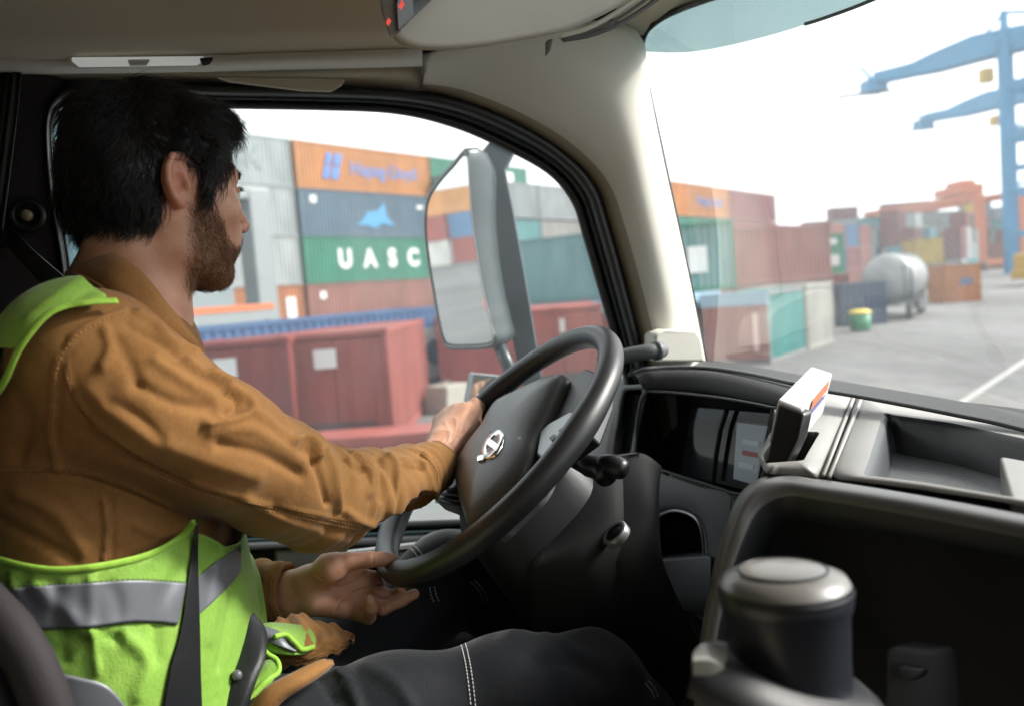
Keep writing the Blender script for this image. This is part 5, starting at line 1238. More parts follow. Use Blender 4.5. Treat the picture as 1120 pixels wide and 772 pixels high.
def rhand(P):
    w = wv
    d = chain(P, [w(440, 520, 1.15), w(470, 500, 1.235), w(481, 488, 1.27)], [.026, .0215, .022])
    d = smin(d, chain(P, [w(445, 530, 1.17), w(474, 512, 1.235), w(488, 498, 1.27)], [.024, .020, .020]), .02)
    for (x, y, dd), r_ in (((509, 449, 1.365), .0135), ((500, 449, 1.38), .014), ((490, 453, 1.395), .0135), ((481, 460, 1.405), .0125)):
        d = smin(d, chain(P, [w(484, 487, 1.285), w(x, y, dd)], [.021, r_]), .013)
    d = smin(d, chain(P, [w(492, 490, 1.28), w(508, 478, 1.325), w(517, 462, 1.36)], [.019, .0185, .0135], .01), .014)
    d = smin(d, chain(P, [w(517, 462, 1.36), w(520, 450, 1.38), w(519, 440, 1.392)], [.0135, .0115, .009]), .006)
    f = chain(P, [w(509, 448, 1.365), w(521, 443, 1.405), w(530, 448, 1.435), w(530, 458, 1.44)], [.0118, .0108, .0098, .0085])
    f = np.minimum(f, chain(P, [w(500, 449, 1.385), w(507, 458, 1.43), w(518, 467, 1.447), w(523, 474, 1.435)], [.0118, .0108, .0098, .0085]))
    f = np.minimum(f, chain(P, [w(490, 453, 1.40), w(496, 466, 1.44), w(507, 480, 1.445), w(515, 485, 1.425)], [.0115, .0105, .0095, .0085]))
    f = np.minimum(f, chain(P, [w(481, 460, 1.41), w(486, 474, 1.435), w(497, 489, 1.43), w(505, 493, 1.41)], [.011, .0098, .009, .008]))
    d = smin(d, f, .005)
    # tendons
    for (x, y, dd) in ((509, 449, 1.35), (500, 449, 1.365), (490, 453, 1.38)):
        d = smin(d, chain(P, [w(487, 486, 1.262), w(x, y, dd)], [.003, .0045]), .012)
    return d
# ---- torso in cab coordinates
CFn, CLn = np.array(CF), np.array(CL)
def cabn(P): q = P - CAMP; return np.stack([q @ CFn, q @ CLn, q[:, 2]], 1)
def tor_pt(*a): return cabn(wv(*a)[None])[0]
L0 = 1.09
T_ = [tor_pt(132, 405, .97), tor_pt(112, 450, .97), tor_pt(118, 560, .98), tor_pt(132, 660, .99), tor_pt(150, 800, 1.0)]
TR = [.080, .120, .124, .130, .150]
def torso(P, off=0.0):
    q = cabn(P); s_ = np.array([1, .125 / .185, 1]); q = q * s_
    d = None
    for i in range(4):
        a, b = T_[i] * s_, T_[i + 1] * s_
        c_ = cone(q, a, b, TR[i] + off, TR[i + 1] + off); d = c_ if d is None else smin(d, c_, .05)
    d2_ = cone(P, wv(140, 364, .97), wv(98, 389, .83), .055 + off, .060 + off)
    d2_ = smin(d2_, cone(P, wv(140, 364, .97), wv(150, 379, 1.14), .055 + off, .060 + off), .04)
    return smin(d, d2_, .05)
RA = [wv(98, 398, .815), wv(165, 445, .83), wv(238, 487, .87), wv(300, 522, .93), wv(352, 545, 1.0), wv(405, 540, 1.09), wv(440, 528, 1.16), wv(468, 513, 1.225)]
RR_ = [.067, .068, .066, .063, .0605, .056, .050, .0395]
LA = [wv(165, 400, 1.17), wv(150, 560, 1.25), wv(205, 655, 1.2), wv(262, 652, 1.16), wv(306, 648, 1.14)]
LR_ = [.062, .058, .053, .048, .0415]
def arms(P, off=0):
    d = chain(P, RA, [r_ + off for r_ in RR_], .02); return smin(d, chain(P, LA, [r_ + off for r_ in LR_], .02), .02)
def jacket(P):
    d = smin(torso(P, .0), arms(P), .035)
    d = smax(d, -(cone(P, wv(150, 330, .97), wv(172, 250, .96), .062, .08)), .006)      # neck opening
    # cuffs end here
    for a, b, r_ in ((wv(468, 513, 1.225), wv(484, 504, 1.262), .030), (wv(306, 648, 1.14), wv(325, 645, 1.135), .031)):
        a_, b_ = np.array(a), np.array(b); u = (b_ - a_) / np.linalg.norm(b_ - a_); s_ = (P - a_) @ u
        rr2 = np.linalg.norm(P - a_ - s_[:, None] * u, axis=1)
        cut = np.where(rr2 < .1, s_ - .010, -1); d = smax(d, cut, .004)
        d = smax(d, -np.maximum(np.maximum(rr2 - r_, -(s_ + .03)), -1), .004)
    d = smax(d, (CAMP[2] - .62) - P[:, 2], .005)
    return d
# body: one continuous mesh of head, neck, torso core, arms and hands (the covered parts thinner than the clothes)
def body_core(P):
    d = torso(P, -.03); d = smin(d, chain(P, RA, [r_ - .02 for r_ in RR_[:-1]] + [.024], .02), .02); d = smin(d, chain(P, LA, [r_ - .02 for r_ in LR_[:-1]] + [.024], .02), .02)
    return d
lo = np.minimum(wv(-60, 800, .7), wv(-60, 300, 1.3)); 
def bbox(pts, m): a = np.array(pts); return a.min(0) - m, a.max(0) + m
parts = []
hb0, hb1 = bbox([from_head((-.13, -.1, -.235)), from_head((.13, .1, .14)), from_head((-.13, .1, .14)), from_head((.13, -.1, -.235))], .03)
Vh, Fh = sdf_mesh(head_world, hb0, hb1, .0022); parts.append((Vh, Fh, np.zeros(len(Vh))))
a, b_ = bbox([wv(268, 655, 1.15), wv(456, 600, 1.18), wv(400, 690, 1.05)], .03); Vl, Fl = sdf_mesh(lhand, a, b_, .0016); parts.append((Vl, Fl, np.ones(len(Vl))))
a, b_ = bbox([wv(440, 530, 1.15), wv(535, 430, 1.45), wv(480, 430, 1.40)], .03); Vr, Fr = sdf_mesh(rhand, a, b_, .0018); parts.append((Vr, Fr, np.ones(len(Vr))))
a, b_ = bbox(RA + LA + [wv(150, 800, .8), wv(150, 800, 1.25), wv(0, 600, .95), wv(140, 335, .97)], .09); Vc, Fc = sdf_mesh(body_core, a, b_, .012); parts.append((Vc, Fc, np.zeros(len(Vc))))
off = 0; VV = []; FF = []; HH = []
for v_, f_, h_ in parts: v_ = relax(v_, f_, 1, .4); VV.append(v_); FF.append(f_ + off); HH.append(h_); off += len(v_)
VV = np.concatenate(VV); FF = np.concatenate(FF); HH = np.concatenate(HH)
q = to_head(VV); ishead = (HH == 0) & (q[:, 2] > -.14) & (np.abs(q[:, 1]) < .12) & (np.abs(q[:, 0]) < .14)
ay_ = np.abs(q[:, 1])
def ss(x, a, b): t = np.clip((x - a) / (b - a), 0, 1); return t * t * (3 - 2 * t)
def beard_mask(q):
    """density of the beard over the face, in head coordinates"""
    ay = np.abs(q[:, 1]); x, z = q[:, 0], q[:, 2]
    cheek = -.030 - .040 * ss(x, .028, .075)                        # the upper edge drops from sideburn to mouth
    m = ss(cheek + .010 - z, 0, .014) * ss(x, -.012 - .1 * (z + .09), .012) * ss(z, -.135, -.112)
    side = ss(x, .006, .012) * (1 - ss(x, .026, .034)) * ss(.012 - z, 0, .02) * (ay > .045)
    must = ss(x, .078, .086) * ss(-.046 - z, 0, .004) * (1 - ss(ay, .026, .034))
    lips = np.exp(-(((z + .0675) / .0075) ** 2)) * (x > .084) * (ay < .022)
    return np.clip(np.maximum(np.maximum(m * (1 - .0 * ay), side), must) - lips, 0, 1)
beardA = np.where(ishead, beard_mask(q), 0)
red = np.where(ishead, np.exp(-(np.linalg.norm(q - np.array([.105, 0, -.035]), axis=1) / .018) ** 2) + .8 * np.exp(-((ay_ - .08) / .012) ** 2) * (q[:, 0] < .01) * (np.abs(q[:, 2]) < .045), 0)
lipA = np.where(ishead, np.exp(-(((q[:, 2] + .0675) / .008) ** 2)) * (q[:, 0] > .084) * (ay_ < .022), 0)
def skin_mat():
    m = bpy.data.materials.new('skin'); m.use_nodes = True; n = m.node_tree; b = n.nodes['Principled BSDF']
    b.inputs['Roughness'].default_value = .48; b.inputs['Subsurface Weight'].default_value = .12; b.inputs['Subsurface Radius'].default_value = (1, .35, .2); b.inputs['Subsurface Scale'].default_value = .008
    tc = n.nodes.new('ShaderNodeTexCoord'); t = n.nodes.new('ShaderNodeTexNoise'); t.inputs['Scale'].default_value = 28; t.inputs['Detail'].default_value = 6; n.links.new(tc.outputs['Object'], t.inputs['Vector'])
    r_ = n.nodes.new('ShaderNodeValToRGB'); r_.color_ramp.elements[0].position = .35; r_.color_ramp.elements[1].position = .68
    r_.color_ramp.elements[0].color = (.48, .235, .145, 1); r_.color_ramp.elements[1].color = (.62, .34, .225, 1); n.links.new(t.outputs['Fac'], r_.inputs[0])
    prev = r_.outputs[0]
    for an, col, k in (('beard', (.20, .10, .06, 1), .5), ('red', (.50, .15, .10, 1), .5), ('lip', (.42, .14, .11, 1), .7)):
        at = n.nodes.new('ShaderNodeAttribute'); at.attribute_name = an; mu = n.nodes.new('ShaderNodeMath'); mu.operation = 'MULTIPLY'; mu.inputs[1].default_value = k; n.links.new(at.outputs['Fac'], mu.inputs[0])
        mx_ = n.nodes.new('ShaderNodeMixRGB'); mx_.inputs[2].default_value = col; n.links.new(mu.outputs[0], mx_.inputs[0]); n.links.new(prev, mx_.inputs[1]); prev = mx_.outputs[0]
    n.links.new(prev, b.inputs['Base Color'])
    v = n.nodes.new('ShaderNodeTexVoronoi'); v.inputs['Scale'].default_value = 900; n.links.new(tc.outputs['Object'], v.inputs['Vector'])
    t2 = n.nodes.new('ShaderNodeTexNoise'); t2.inputs['Scale'].default_value = 160; t2.inputs['Detail'].default_value = 3; n.links.new(tc.outputs['Object'], t2.inputs['Vector'])
    ad = n.nodes.new('ShaderNodeMath'); ad.operation = 'ADD'; n.links.new(v.outputs['Distance'], ad.inputs[0]); n.links.new(t2.outputs['Fac'], ad.inputs[1])
    bp = n.nodes.new('ShaderNodeBump'); bp.inputs['Strength'].default_value = .35; bp.inputs['Distance'].default_value = .0007; n.links.new(ad.outputs[0], bp.inputs['Height']); n.links.new(bp.outputs[0], b.inputs['Normal'])
    return m
SKIN = skin_mat()
VV = sculpt(VV, FF, [([(352, 640), (372, 641), (392, 634), (401, 626)], 1.3, -.0016), ([(366, 668), (374, 655), (390, 646), (402, 643)], 1.2, -.0016), ([(345, 628), (360, 640), (368, 655)], 1.2, -.001),
                     ([(408, 606), (408, 616)], .9, -.0008), ([(418, 659), (421, 668)], .9, -.001), ([(438, 650), (440, 659)], .9, -.001),
                     ([(487, 462), (492, 475), (488, 486)], 2, .0012), ([(498, 458), (499, 470), (493, 484)], 1.6, .0014), ([(508, 458), (505, 470)], 1.6, .0012), ([(470, 478), (484, 470), (500, 476)], 1.3, .001), ([(476, 492), (486, 480)], 1.2, .001)])
body = np_obj('body', VV, FF, SKIN, driver, dict(beard=beardA, red=red, lip=lipA))
# nails
NAIL = mat('nail', (.62, .38, .30), .3)
# eyes
for s_ in (-1, 1):
    c_ = Vector(from_head((.0745, .032 * s_, .002))); b = MB()
    fwd = Vector(HX) * .95 + Vector(HY) * .25 * (1 if s_ > 0 else 1); fwd.normalize()
    b.lathe([(0, -.0124)] + [(.0124 * math.sin(a), -.0124 * math.cos(a)) for a in np.linspace(.2, 2.75, 12)] + [(.005, .0118), (0, .0126)], c_, fwd, 20)
    b.build('eyeball', mat('eye_white', (.6, .58, .55), .15), body, smooth=True)
    b = MB(); b.lathe([(0, .0131), (.003, .013), (.0056, .0118), (.0056, .011)], c_, fwd, 20); b.build('iris', mat('brown_iris', (.04, .02, .01), .1), body, smooth=True)

# ---- strands
def strands(name, roots, dirs, norms, length, rad, m, parent, nseg=6, curl=.3, wave=1.0, lift=.4, seed=1, grav=None, fn=None, minoff=.0008):
    rg = np.random.default_rng(seed); n = len(roots); L = length * rg.uniform(.55, 1.25, n)
    P = np.zeros((n, nseg + 1, 3)); P[:, 0] = roots; d = dirs + norms * lift + rg.normal(size=(n, 3)) * .12
    d /= np.linalg.norm(d, axis=1)[:, None]
    ax = np.cross(d, norms); ax /= np.maximum(np.linalg.norm(ax, axis=1), 1e-9)[:, None]; ph = rg.uniform(0, 6.28, n)
    cl_ = snoise(roots, 40)                                             # neighbouring hairs bend together
    for k in range(nseg):
        t = (k + 1) / nseg
        P[:, k + 1] = P[:, k] + d * (L / nseg)[:, None]
        d = d + ax * (curl * .25 * np.sin(cl_ * 3 + t * 4 * wave))[:, None] - norms * (lift * .42 / nseg * 3) + (grav * .5 / nseg if grav is not None else 0) + rg.normal(size=(n, 3)) * .04
        d /= np.linalg.norm(d, axis=1)[:, None]
        if fn is not None:
            q_ = P[:, k + 1]; s_ = fn(q_); e = 5e-4; g_ = np.stack([fn(q_ + np.eye(3)[i] * e) - s_ for i in range(3)], 1) / e
            push = np.clip(minoff - s_, 0, .02); P[:, k + 1] += g_ * push[:, None]
    T = np.diff(P, axis=1); T = np.concatenate([T, T[:, -1:]], 1); T /= np.linalg.norm(T, axis=2)[:, :, None]
    up = np.cross(T, norms[:, None, :]); up /= np.maximum(np.linalg.norm(up, axis=2), 1e-9)[:, :, None]; vv = np.cross(T, up)
    rr_ = rad * (1 - np.linspace(0, 1, nseg + 1) ** 2 * .85)[None, :, None]
    ring = np.stack([P + (up * math.cos(a) + vv * math.sin(a)) * rr_ for a in (0, 2.094, 4.189)], 2)   # n,seg+1,3,3
    V = ring.reshape(-1, 3); base = (np.arange(n) * (nseg + 1) * 3)[:, None, None]; s_ = (np.arange(nseg) * 3)[None, :, None]; F = []
    for j in range(3):
        j2 = (j + 1) % 3; F.append(np.stack(np.broadcast_arrays(base + s_ + j, base + s_ + j2, base + s_ + 3 + j2, base + s_ + 3 + j), -1).reshape(-1, 4))
    return np_obj(name, V, np.concatenate(F), m, parent)
def hair_mat(name, c0, c1, rough=.38, sc=300):
    m = bpy.data.materials.new(name); m.use_nodes = True; n = m.node_tree; b = n.nodes['Principled BSDF']; b.inputs['Roughness'].default_value = rough; b.inputs['Specular IOR Level'].default_value = .35
    tc = n.nodes.new('ShaderNodeTexCoord'); t = n.nodes.new('ShaderNodeTexNoise'); t.inputs['Scale'].default_value = sc; t.inputs['Detail'].default_value = 2; n.links.new(tc.outputs['Object'], t.inputs['Vector'])
    r_ = n.nodes.new('ShaderNodeValToRGB'); r_.color_ramp.elements[0].position = .35; r_.color_ramp.elements[1].position = .65; r_.color_ramp.elements[0].color = c0 + (1,); r_.color_ramp.elements[1].color = c1 + (1,)
    n.links.new(t.outputs['Fac'], r_.inputs[0]); n.links.new(r_.outputs[0], b.inputs['Base Color']); return m
HAIRM = hair_mat('black_hair', (.005, .006, .008), (.020, .016, .015))
def hair_sdf(q):
    Q = q.copy(); Q[:, 1] = np.abs(Q[:, 1])
    d = ell(Q, (-.016, 0, .039), (.098, .080, .089))
    d = smin(d, ell(Q, (-.056, 0, -.012), (.060, .066, .062)), .03)
    d = smin(d, ell(Q, (.046, 0, .078), (.046, .053, .036)), .03)
    d = smin(d, cone(Q, (.012, .066, .035), (.018, .069, -.002), .018, .009), .014)
    face = ell(Q, (.104, 0, -.010), (.066, .12, .092)); d = smax(d, -face, .012)
    d = smax(d, -ell(Q, (-.020, .098, -.008), (.028, .034, .038)), .008)                     # ear
    d = smax(d, -ell(Q, (.02, .10, -.075), (.065, .06, .062)), .01)
    d = smax(d, -(Q[:, 2] + .066), .01)
    return d + snoise(q, 70) * .0035 + snoise(q, 150) * .0012
Vx, Fx = sdf_mesh(lambda P: hair_sdf(to_head(P)) * HS, hb0 - .03, hb1 + .04, .0028)
hairo = np_obj('hair', Vx, Fx, HAIRM, driver)
Nx = vnormals(Vx, Fx); rg = np.random.default_rng(3)
cn = Vx[Fx].mean(1); fnn = np.cross(Vx[Fx[:, 2]] - Vx[Fx[:, 0]], Vx[Fx[:, 3]] - Vx[Fx[:, 1]]); ar = np.linalg.norm(fnn, axis=1); fnn = fnn / ar[:, None]
qh = to_head(cn); hs_ = head_sdf(qh); ok = (hs_ > -.002)
pr = ar * ok; pr /= pr.sum(); sel = rg.choice(len(cn), 15000, p=pr); roots = cn[sel] + rg.normal(size=(15000, 3)) * .0015 - fnn[sel] * .002; nn_ = fnn[sel]
qs = to_head(roots); crown = np.array([-.045, 0, .14]); dr_ = qs - crown; dr_[:, 0] += .02
dr_[:, 2] -= .02
front = (qs[:, 0] > .0) & (qs[:, 2] > .05); dr_[front, 0] += .05; dr_[front, 2] -= .01
side_ = (qs[:, 2] < .05); dr_[side_, 2] -= .05; dr_[side_ & (qs[:, 0] < .01), 0] += .03
drw = dr_ @ HM.T; drw -= nn_ * (drw * nn_).sum(1)[:, None]; drw /= np.maximum(np.linalg.norm(drw, axis=1), 1e-6)[:, None]
strands('hair_strands', roots, drw, nn_, .034, .00042, HAIRM, hairo, 7, curl=1.8, wave=1.2, lift=.22, seed=2, grav=np.array([0, 0, -.35]), fn=head_world)
# fringe over the forehead: longer loose locks
m_ = (qs[:, 0] > .05) & (qs[:, 2] > .06); idx_ = np.where(m_)[0][:420]
strands('fringe', roots[idx_], drw[idx_], nn_[idx_], .025, .0004, HAIRM, hairo, 9, curl=2.4, wave=1.6, lift=.55, seed=8, grav=np.array([0, 0, -1.1]), fn=head_world)
# beard and eyebrows
BEARDM = hair_mat('brown_beard_hair', (.022, .012, .008), (.30, .135, .05), .5, 800)
fh = FF[(ishead[FF].all(1))]; cn = VV[fh].mean(1); fnn = np.cross(VV[fh[:, 2]] - VV[fh[:, 0]], VV[fh[:, 3]] - VV[fh[:, 1]]); ar = np.linalg.norm(fnn, axis=1); fnn /= ar[:, None]
bm_ = beard_mask(to_head(cn)); pr = ar * bm_ ** 1.2; pr /= pr.sum(); NB = 12000; sel = rg.choice(len(cn), NB, p=pr); roots = cn[sel] + rg.normal(size=(NB, 3)) * .0007; nn_ = fnn[sel]
dn_ = np.array([.35, 0, -1.0])[None] + np.stack([rg.normal(size=NB) * .5, rg.normal(size=NB) * .4, rg.normal(size=NB) * .3], 1)
drw = dn_ @ HM.T; drw -= nn_ * (drw * nn_).sum(1)[:, None]; drw /= np.linalg.norm(drw, axis=1)[:, None]
dens_ = .0055 + .0075 * ss(-to_head(roots)[:, 2], .06, .11)
bo_ = strands('beard', roots, drw, nn_, .0082, .00014, BEARDM, driver, 4, curl=1.4, lift=.75, seed=5, fn=None)
eb = ell(to_head(cn) * np.array([1, 1, 1]) * np.array([1, 1, 1]) - 0, (0, 0, 0), (1, 1, 1))
qc = to_head(cn); ebm = np.exp(-((qc[:, 2] - (.024 - .10 * np.clip(np.abs(qc[:, 1]) - .035, 0, 1))) / .0035) ** 2) * (np.abs(qc[:, 1]) > .012) * (np.abs(qc[:, 1]) < .052) * (qc[:, 0] > .05)
pr = ar * ebm; pr /= pr.sum(); sel = rg.choice(len(cn), 900, p=pr); nn_ = fnn[sel]; dd_ = np.stack([-.3 * np.ones(900), np.sign(qc[sel, 1]) * 1.0, np.ones(900) * .2], 1) @ HM.T; dd_ -= nn_ * (dd_ * nn_).sum(1)[:, None]; dd_ /= np.linalg.norm(dd_, axis=1)[:, None]
strands('eyebrow', cn[sel], dd_, nn_, .009, .0002, HAIRM, driver, 4, lift=.5, seed=6)
qc_m = (qc[:, 0] > .074) & (np.abs(np.abs(qc[:, 1]) - .032) < .013) & (np.abs(qc[:, 2] - .007) < .0022)
i_ = np.where(qc_m)[0]
if len(i_):
    sel = rg.choice(i_, 160); nn_ = fnn[sel]; dd_ = np.tile(np.array([[1, 0, .25]]) @ HM.T, (160, 1)); strands('eyelashes', cn[sel], dd_, nn_, .008, .00022, HAIRM, driver, 4, lift=.1, seed=9)
# ---- clothes
def cloth_mat(name, c0, c1, rough=.85, weave=1800, bs=.5, seamy=0):
    m = bpy.data.materials.new(name); m.use_nodes = True; n = m.node_tree; b = n.nodes['Principled BSDF']; b.inputs['Roughness'].default_value = rough
    b.inputs['Sheen Weight'].default_value = .15; b.inputs['Sheen Roughness'].default_value = .4; b.inputs['Specular IOR Level'].default_value = .25
    tc = n.nodes.new('ShaderNodeTexCoord'); t = n.nodes.new('ShaderNodeTexNoise'); t.inputs['Scale'].default_value = 14; t.inputs['Detail'].default_value = 9; t.inputs['Roughness'].default_value = .7; n.links.new(tc.outputs['Object'], t.inputs['Vector'])
    r_ = n.nodes.new('ShaderNodeValToRGB'); r_.color_ramp.elements[0].position = .3; r_.color_ramp.elements[1].position = .7; r_.color_ramp.elements[0].color = c0 + (1,); r_.color_ramp.elements[1].color = c1 + (1,); n.links.new(t.outputs['Fac'], r_.inputs[0])
    f_ = n.nodes.new('ShaderNodeTexNoise'); f_.inputs['Scale'].default_value = 420; f_.inputs['Detail'].default_value = 3; mpf = n.nodes.new('ShaderNodeMapping'); mpf.inputs['Scale'].default_value = (1, 1, .35); mpf.inputs['Rotation'].default_value = (.5, .7, .2); n.links.new(tc.outputs['Object'], mpf.inputs[0]); n.links.new(mpf.outputs[0], f_.inputs['Vector'])
    rf = n.nodes.new('ShaderNodeMapRange'); rf.inputs[1].default_value = .3; rf.inputs[2].default_value = .7; rf.inputs[3].default_value = .90; rf.inputs[4].default_value = 1.07; n.links.new(f_.outputs['Fac'], rf.inputs[0])
    mf_ = n.nodes.new('ShaderNodeMixRGB'); mf_.blend_type = 'MULTIPLY'; mf_.inputs[0].default_value = 1; n.links.new(r_.outputs[0], mf_.inputs[1]); n.links.new(rf.outputs[0], mf_.inputs[2]); n.links.new(mf_.outputs[0], b.inputs['Base Color'])
    w_ = n.nodes.new('ShaderNodeTexNoise'); w_.inputs['Scale'].default_value = weave * .45; w_.inputs['Detail'].default_value = 2; n.links.new(tc.outputs['Object'], w_.inputs['Vector'])
    t3 = n.nodes.new('ShaderNodeTexNoise'); t3.inputs['Scale'].default_value = 60; t3.inputs['Detail'].default_value = 5; n.links.new(tc.outputs['Object'], t3.inputs['Vector'])
    b1 = n.nodes.new('ShaderNodeBump'); b1.inputs['Strength'].default_value = bs; b1.inputs['Distance'].default_value = .0006; n.links.new(w_.outputs['Fac'], b1.inputs['Height'])
    b2 = n.nodes.new('ShaderNodeBump'); b2.inputs['Strength'].default_value = .35; b2.inputs['Distance'].default_value = .0025; n.links.new(t3.outputs['Fac'], b2.inputs['Height']); n.links.new(b1.outputs[0], b2.inputs['Normal'])
    n.links.new(b2.outputs[0], b.inputs['Normal']); return m
JAC = cloth_mat('brown_canvas', (.220, .102, .030), (.305, .150, .048))
JACD = cloth_mat('brown_canvas_seam', (.17, .075, .018), (.24, .11, .03))
THREAD = mat('tan_thread', (.38, .2, .07), .7)
LIME = cloth_mat('lime_mesh_fabric', (.19, .38, .05), (.28, .47, .08), .6, 1200, .9)
LIMEB = cloth_mat('lime_binding', (.30, .56, .06), (.36, .62, .08), .55)
BAND = mat('grey_reflective_tape', (.16, .17, .19), .42, .25, bump=.5, bscale=900, bdist=.0004, var=.08, vscale=20)
JEAN = cloth_mat('black_denim', (.005, .006, .009), (.010, .012, .016), .75, 1500, .8)
WTH = mat('white_thread', (.62, .62, .62), .6)
a, b_ = bbox(RA + LA + [wv(150, 830, .78), wv(150, 800, 1.3), wv(-60, 600, .95), wv(140, 290, .97), wv(-30, 450, .9)], .1)
Vj, Fj = sdf_mesh(jacket, a, b_, .0036)
Vj = relax(Vj, Fj, 2, .5)
# broad soft creasing that runs across the sleeve
def armparam(P, pts):
    best = np.full(len(P), 1e9); s_ = np.zeros(len(P)); acc = 0
    for i in range(len(pts) - 1):
        a, b = pts[i], pts[i + 1]; ab = b - a; t = np.clip((P - a) @ ab / (ab @ ab), 0, 1); d = np.linalg.norm(P - a - t[:, None] * ab, axis=1); L = np.linalg.norm(ab)
        m = d < best; s_[m] = acc + t[m] * L; best[m] = d[m]; acc += L
    return s_, best
Nj = vnormals(Vj, Fj)
for pts in (RA, LA):
    s_, dd = armparam(Vj, pts); w_ = np.exp(-(np.clip(dd - .07, 0, 1) / .02) ** 2); px_, _ = pix(Vj)
    tot = s_.max(); e_ = np.exp(-((s_ - tot * .62) / .10) ** 2) * .8 + np.exp(-((s_ - tot * .93) / .07) ** 2) + .18
    wr = np.sin(s_ * 150 + snoise(Vj, 22) * 2.6) + .6 * np.sin(s_ * 260 + snoise(Vj, 30) * 3 + 2)
    Vj = Vj + Nj * (w_ * e_ * .0016 * wr)[:, None]
Vj = Vj + Nj * (snoise(Vj, 26) * .0014 + snoise(Vj, 55) * .0006)[:, None]
Vj = sculpt(Vj, Fj, [(p_, w_ * .9, a_ * 1.2) for p_, w_, a_ in [
    # shoulder and upper sleeve
    ([(137, 340), (110, 350), (86, 364), (68, 385), (60, 410), (57, 444), (55, 473), (63, 513)], 3.0, .0030),
    ([(72, 372), (66, 400), (64, 440), (62, 480)], 3.5, -.0022),
    ([(150, 342), (168, 352), (186, 372), (215, 385)], 5, .0045), ([(140, 356), (160, 366), (190, 386)], 4.5, -.0034), ([(115, 362), (120, 380), (112, 400)], 6, .004), ([(128, 372), (140, 392), (150, 420)], 9, -.003),
    ([(205, 395), (225, 410), (244, 420)], 5, .005), ([(170, 395), (205, 418), (232, 432)], 7, .0035), ([(150, 420), (190, 440), (230, 447)], 7, -.003),
    ([(228, 408), (252, 424), (268, 434), (276, 446), (262, 457), (225, 462)], 4.6, .0062), ([(246, 430), (258, 437), (258, 448), (246, 454)], 3.0, -.0048),
    ([(230, 470), (275, 470), (310, 490), (330, 505)], 8, .004), ([(240, 486), (285, 496), (330, 520)], 6, -.004),
    ([(283, 452), (305, 470), (322, 486)], 6, .004),
    ([(318, 482), (332, 478), (344, 484), (348, 500)], 3.6, .0075), ([(326, 492), (338, 492), (343, 506)], 3.2, -.005),
    ([(352, 490), (361, 505), (367, 530), (370, 556)], 4.0, .0065), ([(345, 505), (352, 525), (358, 550)], 4, -.0055), ([(378, 500), (390, 512), (398, 512)], 4, -.006),
    ([(385, 496), (398, 503), (405, 515), (404, 540)], 3.6, .0055), ([(414, 500), (418, 520), (416, 545)], 4, -.004), ([(425, 498), (434, 510), (432, 535), (426, 560)], 3.6, .0055), ([(440, 510), (452, 512), (462, 513)], 2.6, -.0048), ([(440, 503), (455, 503), (466, 506)], 2.4, .004),
    ([(380, 560), (400, 572), (415, 575)], 5, .004), ([(300, 555), (340, 575), (390, 585)], 6, -.0025), ([(270, 545), (310, 566), (350, 580)], 6, .003),
    ([(100, 430), (150, 470), (215, 500), (280, 520)], 11, .003), ([(95, 470), (140, 500), (200, 525)], 8, -.003), ([(120, 440), (150, 455), (175, 480)], 7, -.0025),
    ([(69, 393), (86, 439), (132, 485), (189, 519), (258, 542), (330, 559), (400, 572)], 2.2, .0018), ([(69, 398), (84, 444), (130, 490), (187, 524), (256, 547), (328, 564)], 1.8, -.0015),
    # cuff hem
    ([(459, 497), (470, 508), (476, 522), (473, 540)], 2.0, -.0028), ([(464, 494), (477, 505), (482, 520), (478, 540)], 2.2, .0022),
    # back panel
    ([(0, 516), (30, 515), (57, 516), (110, 526), (190, 560)], 2.2, -.002), ([(0, 512), (57, 512), (110, 521), (190, 555)], 2, .0015), ([(112, 545), (116, 580), (114, 612)], 2.5, .0035), ([(121, 548), (124, 580), (123, 612)], 2.5, -.002),
    ([(10, 420), (30, 460), (20, 500)], 9, -.004), ([(150, 575), (175, 585), (200, 575)], 6, .0035), ([(20, 540), (60, 560), (90, 600)], 9, .003), ([(0, 570), (40, 590), (80, 612)], 7, -.003),
    # left cuff
    ([(292, 617), (286, 640), (290, 668), (300, 680)], 2.2, .0022), ([(270, 622), (278, 640), (274, 662)], 4, .005), ([(283, 625), (283, 645), (281, 665)], 3, -.004), ([(262, 612), (264, 640), (262, 668)], 4, -.004),
]])
jack = np_obj('jacket', Vj, Fj, JAC, driver)
bvh = BVHTree.FromPolygons([Vector(v) for v in Vj], [tuple(int(i) for i in f) for f in Fj])
def drape(px, py, bv, off=.0, fb=None):
    d_ = ray(px, py).normalized(); h = bv.ray_cast(O, d_)
    if h[0] is None: return None
    return h[0] - d_ * off
def stitch(name, P, bv, m, parent, r_=.0006, off=.0004, dash=True, n=14, dl=.0032, gap=.0016):
    C_ = [drape(x, y, bv, off) for x, y in spl(P, n)]; C_ = [c_ for c_ in C_ if c_ is not None]
    if len(C_) < 2: return None
    b = MB()
    if not dash: b.tube(C_, r_, 6)
    else:
        # resample to stitches
        L_ = [0]
        for a, c_ in zip(C_[:-1], C_[1:]): L_.append(L_[-1] + min((c_ - a).length, .03))
        def at(s_):
            i = min(max(j for j in range(len(L_)) if L_[j] <= s_), len(C_) - 2); t = (s_ - L_[i]) / max(L_[i + 1] - L_[i], 1e-6); return C_[i].lerp(C_[i + 1], min(t, 1))
        s_ = 0
        while s_ + dl < L_[-1]:
            b.tube([at(s_), at(s_ + dl)], r_, 5); s_ += dl + gap
    if not b.v: return None
    return b.build(name, m, parent, smooth=True)
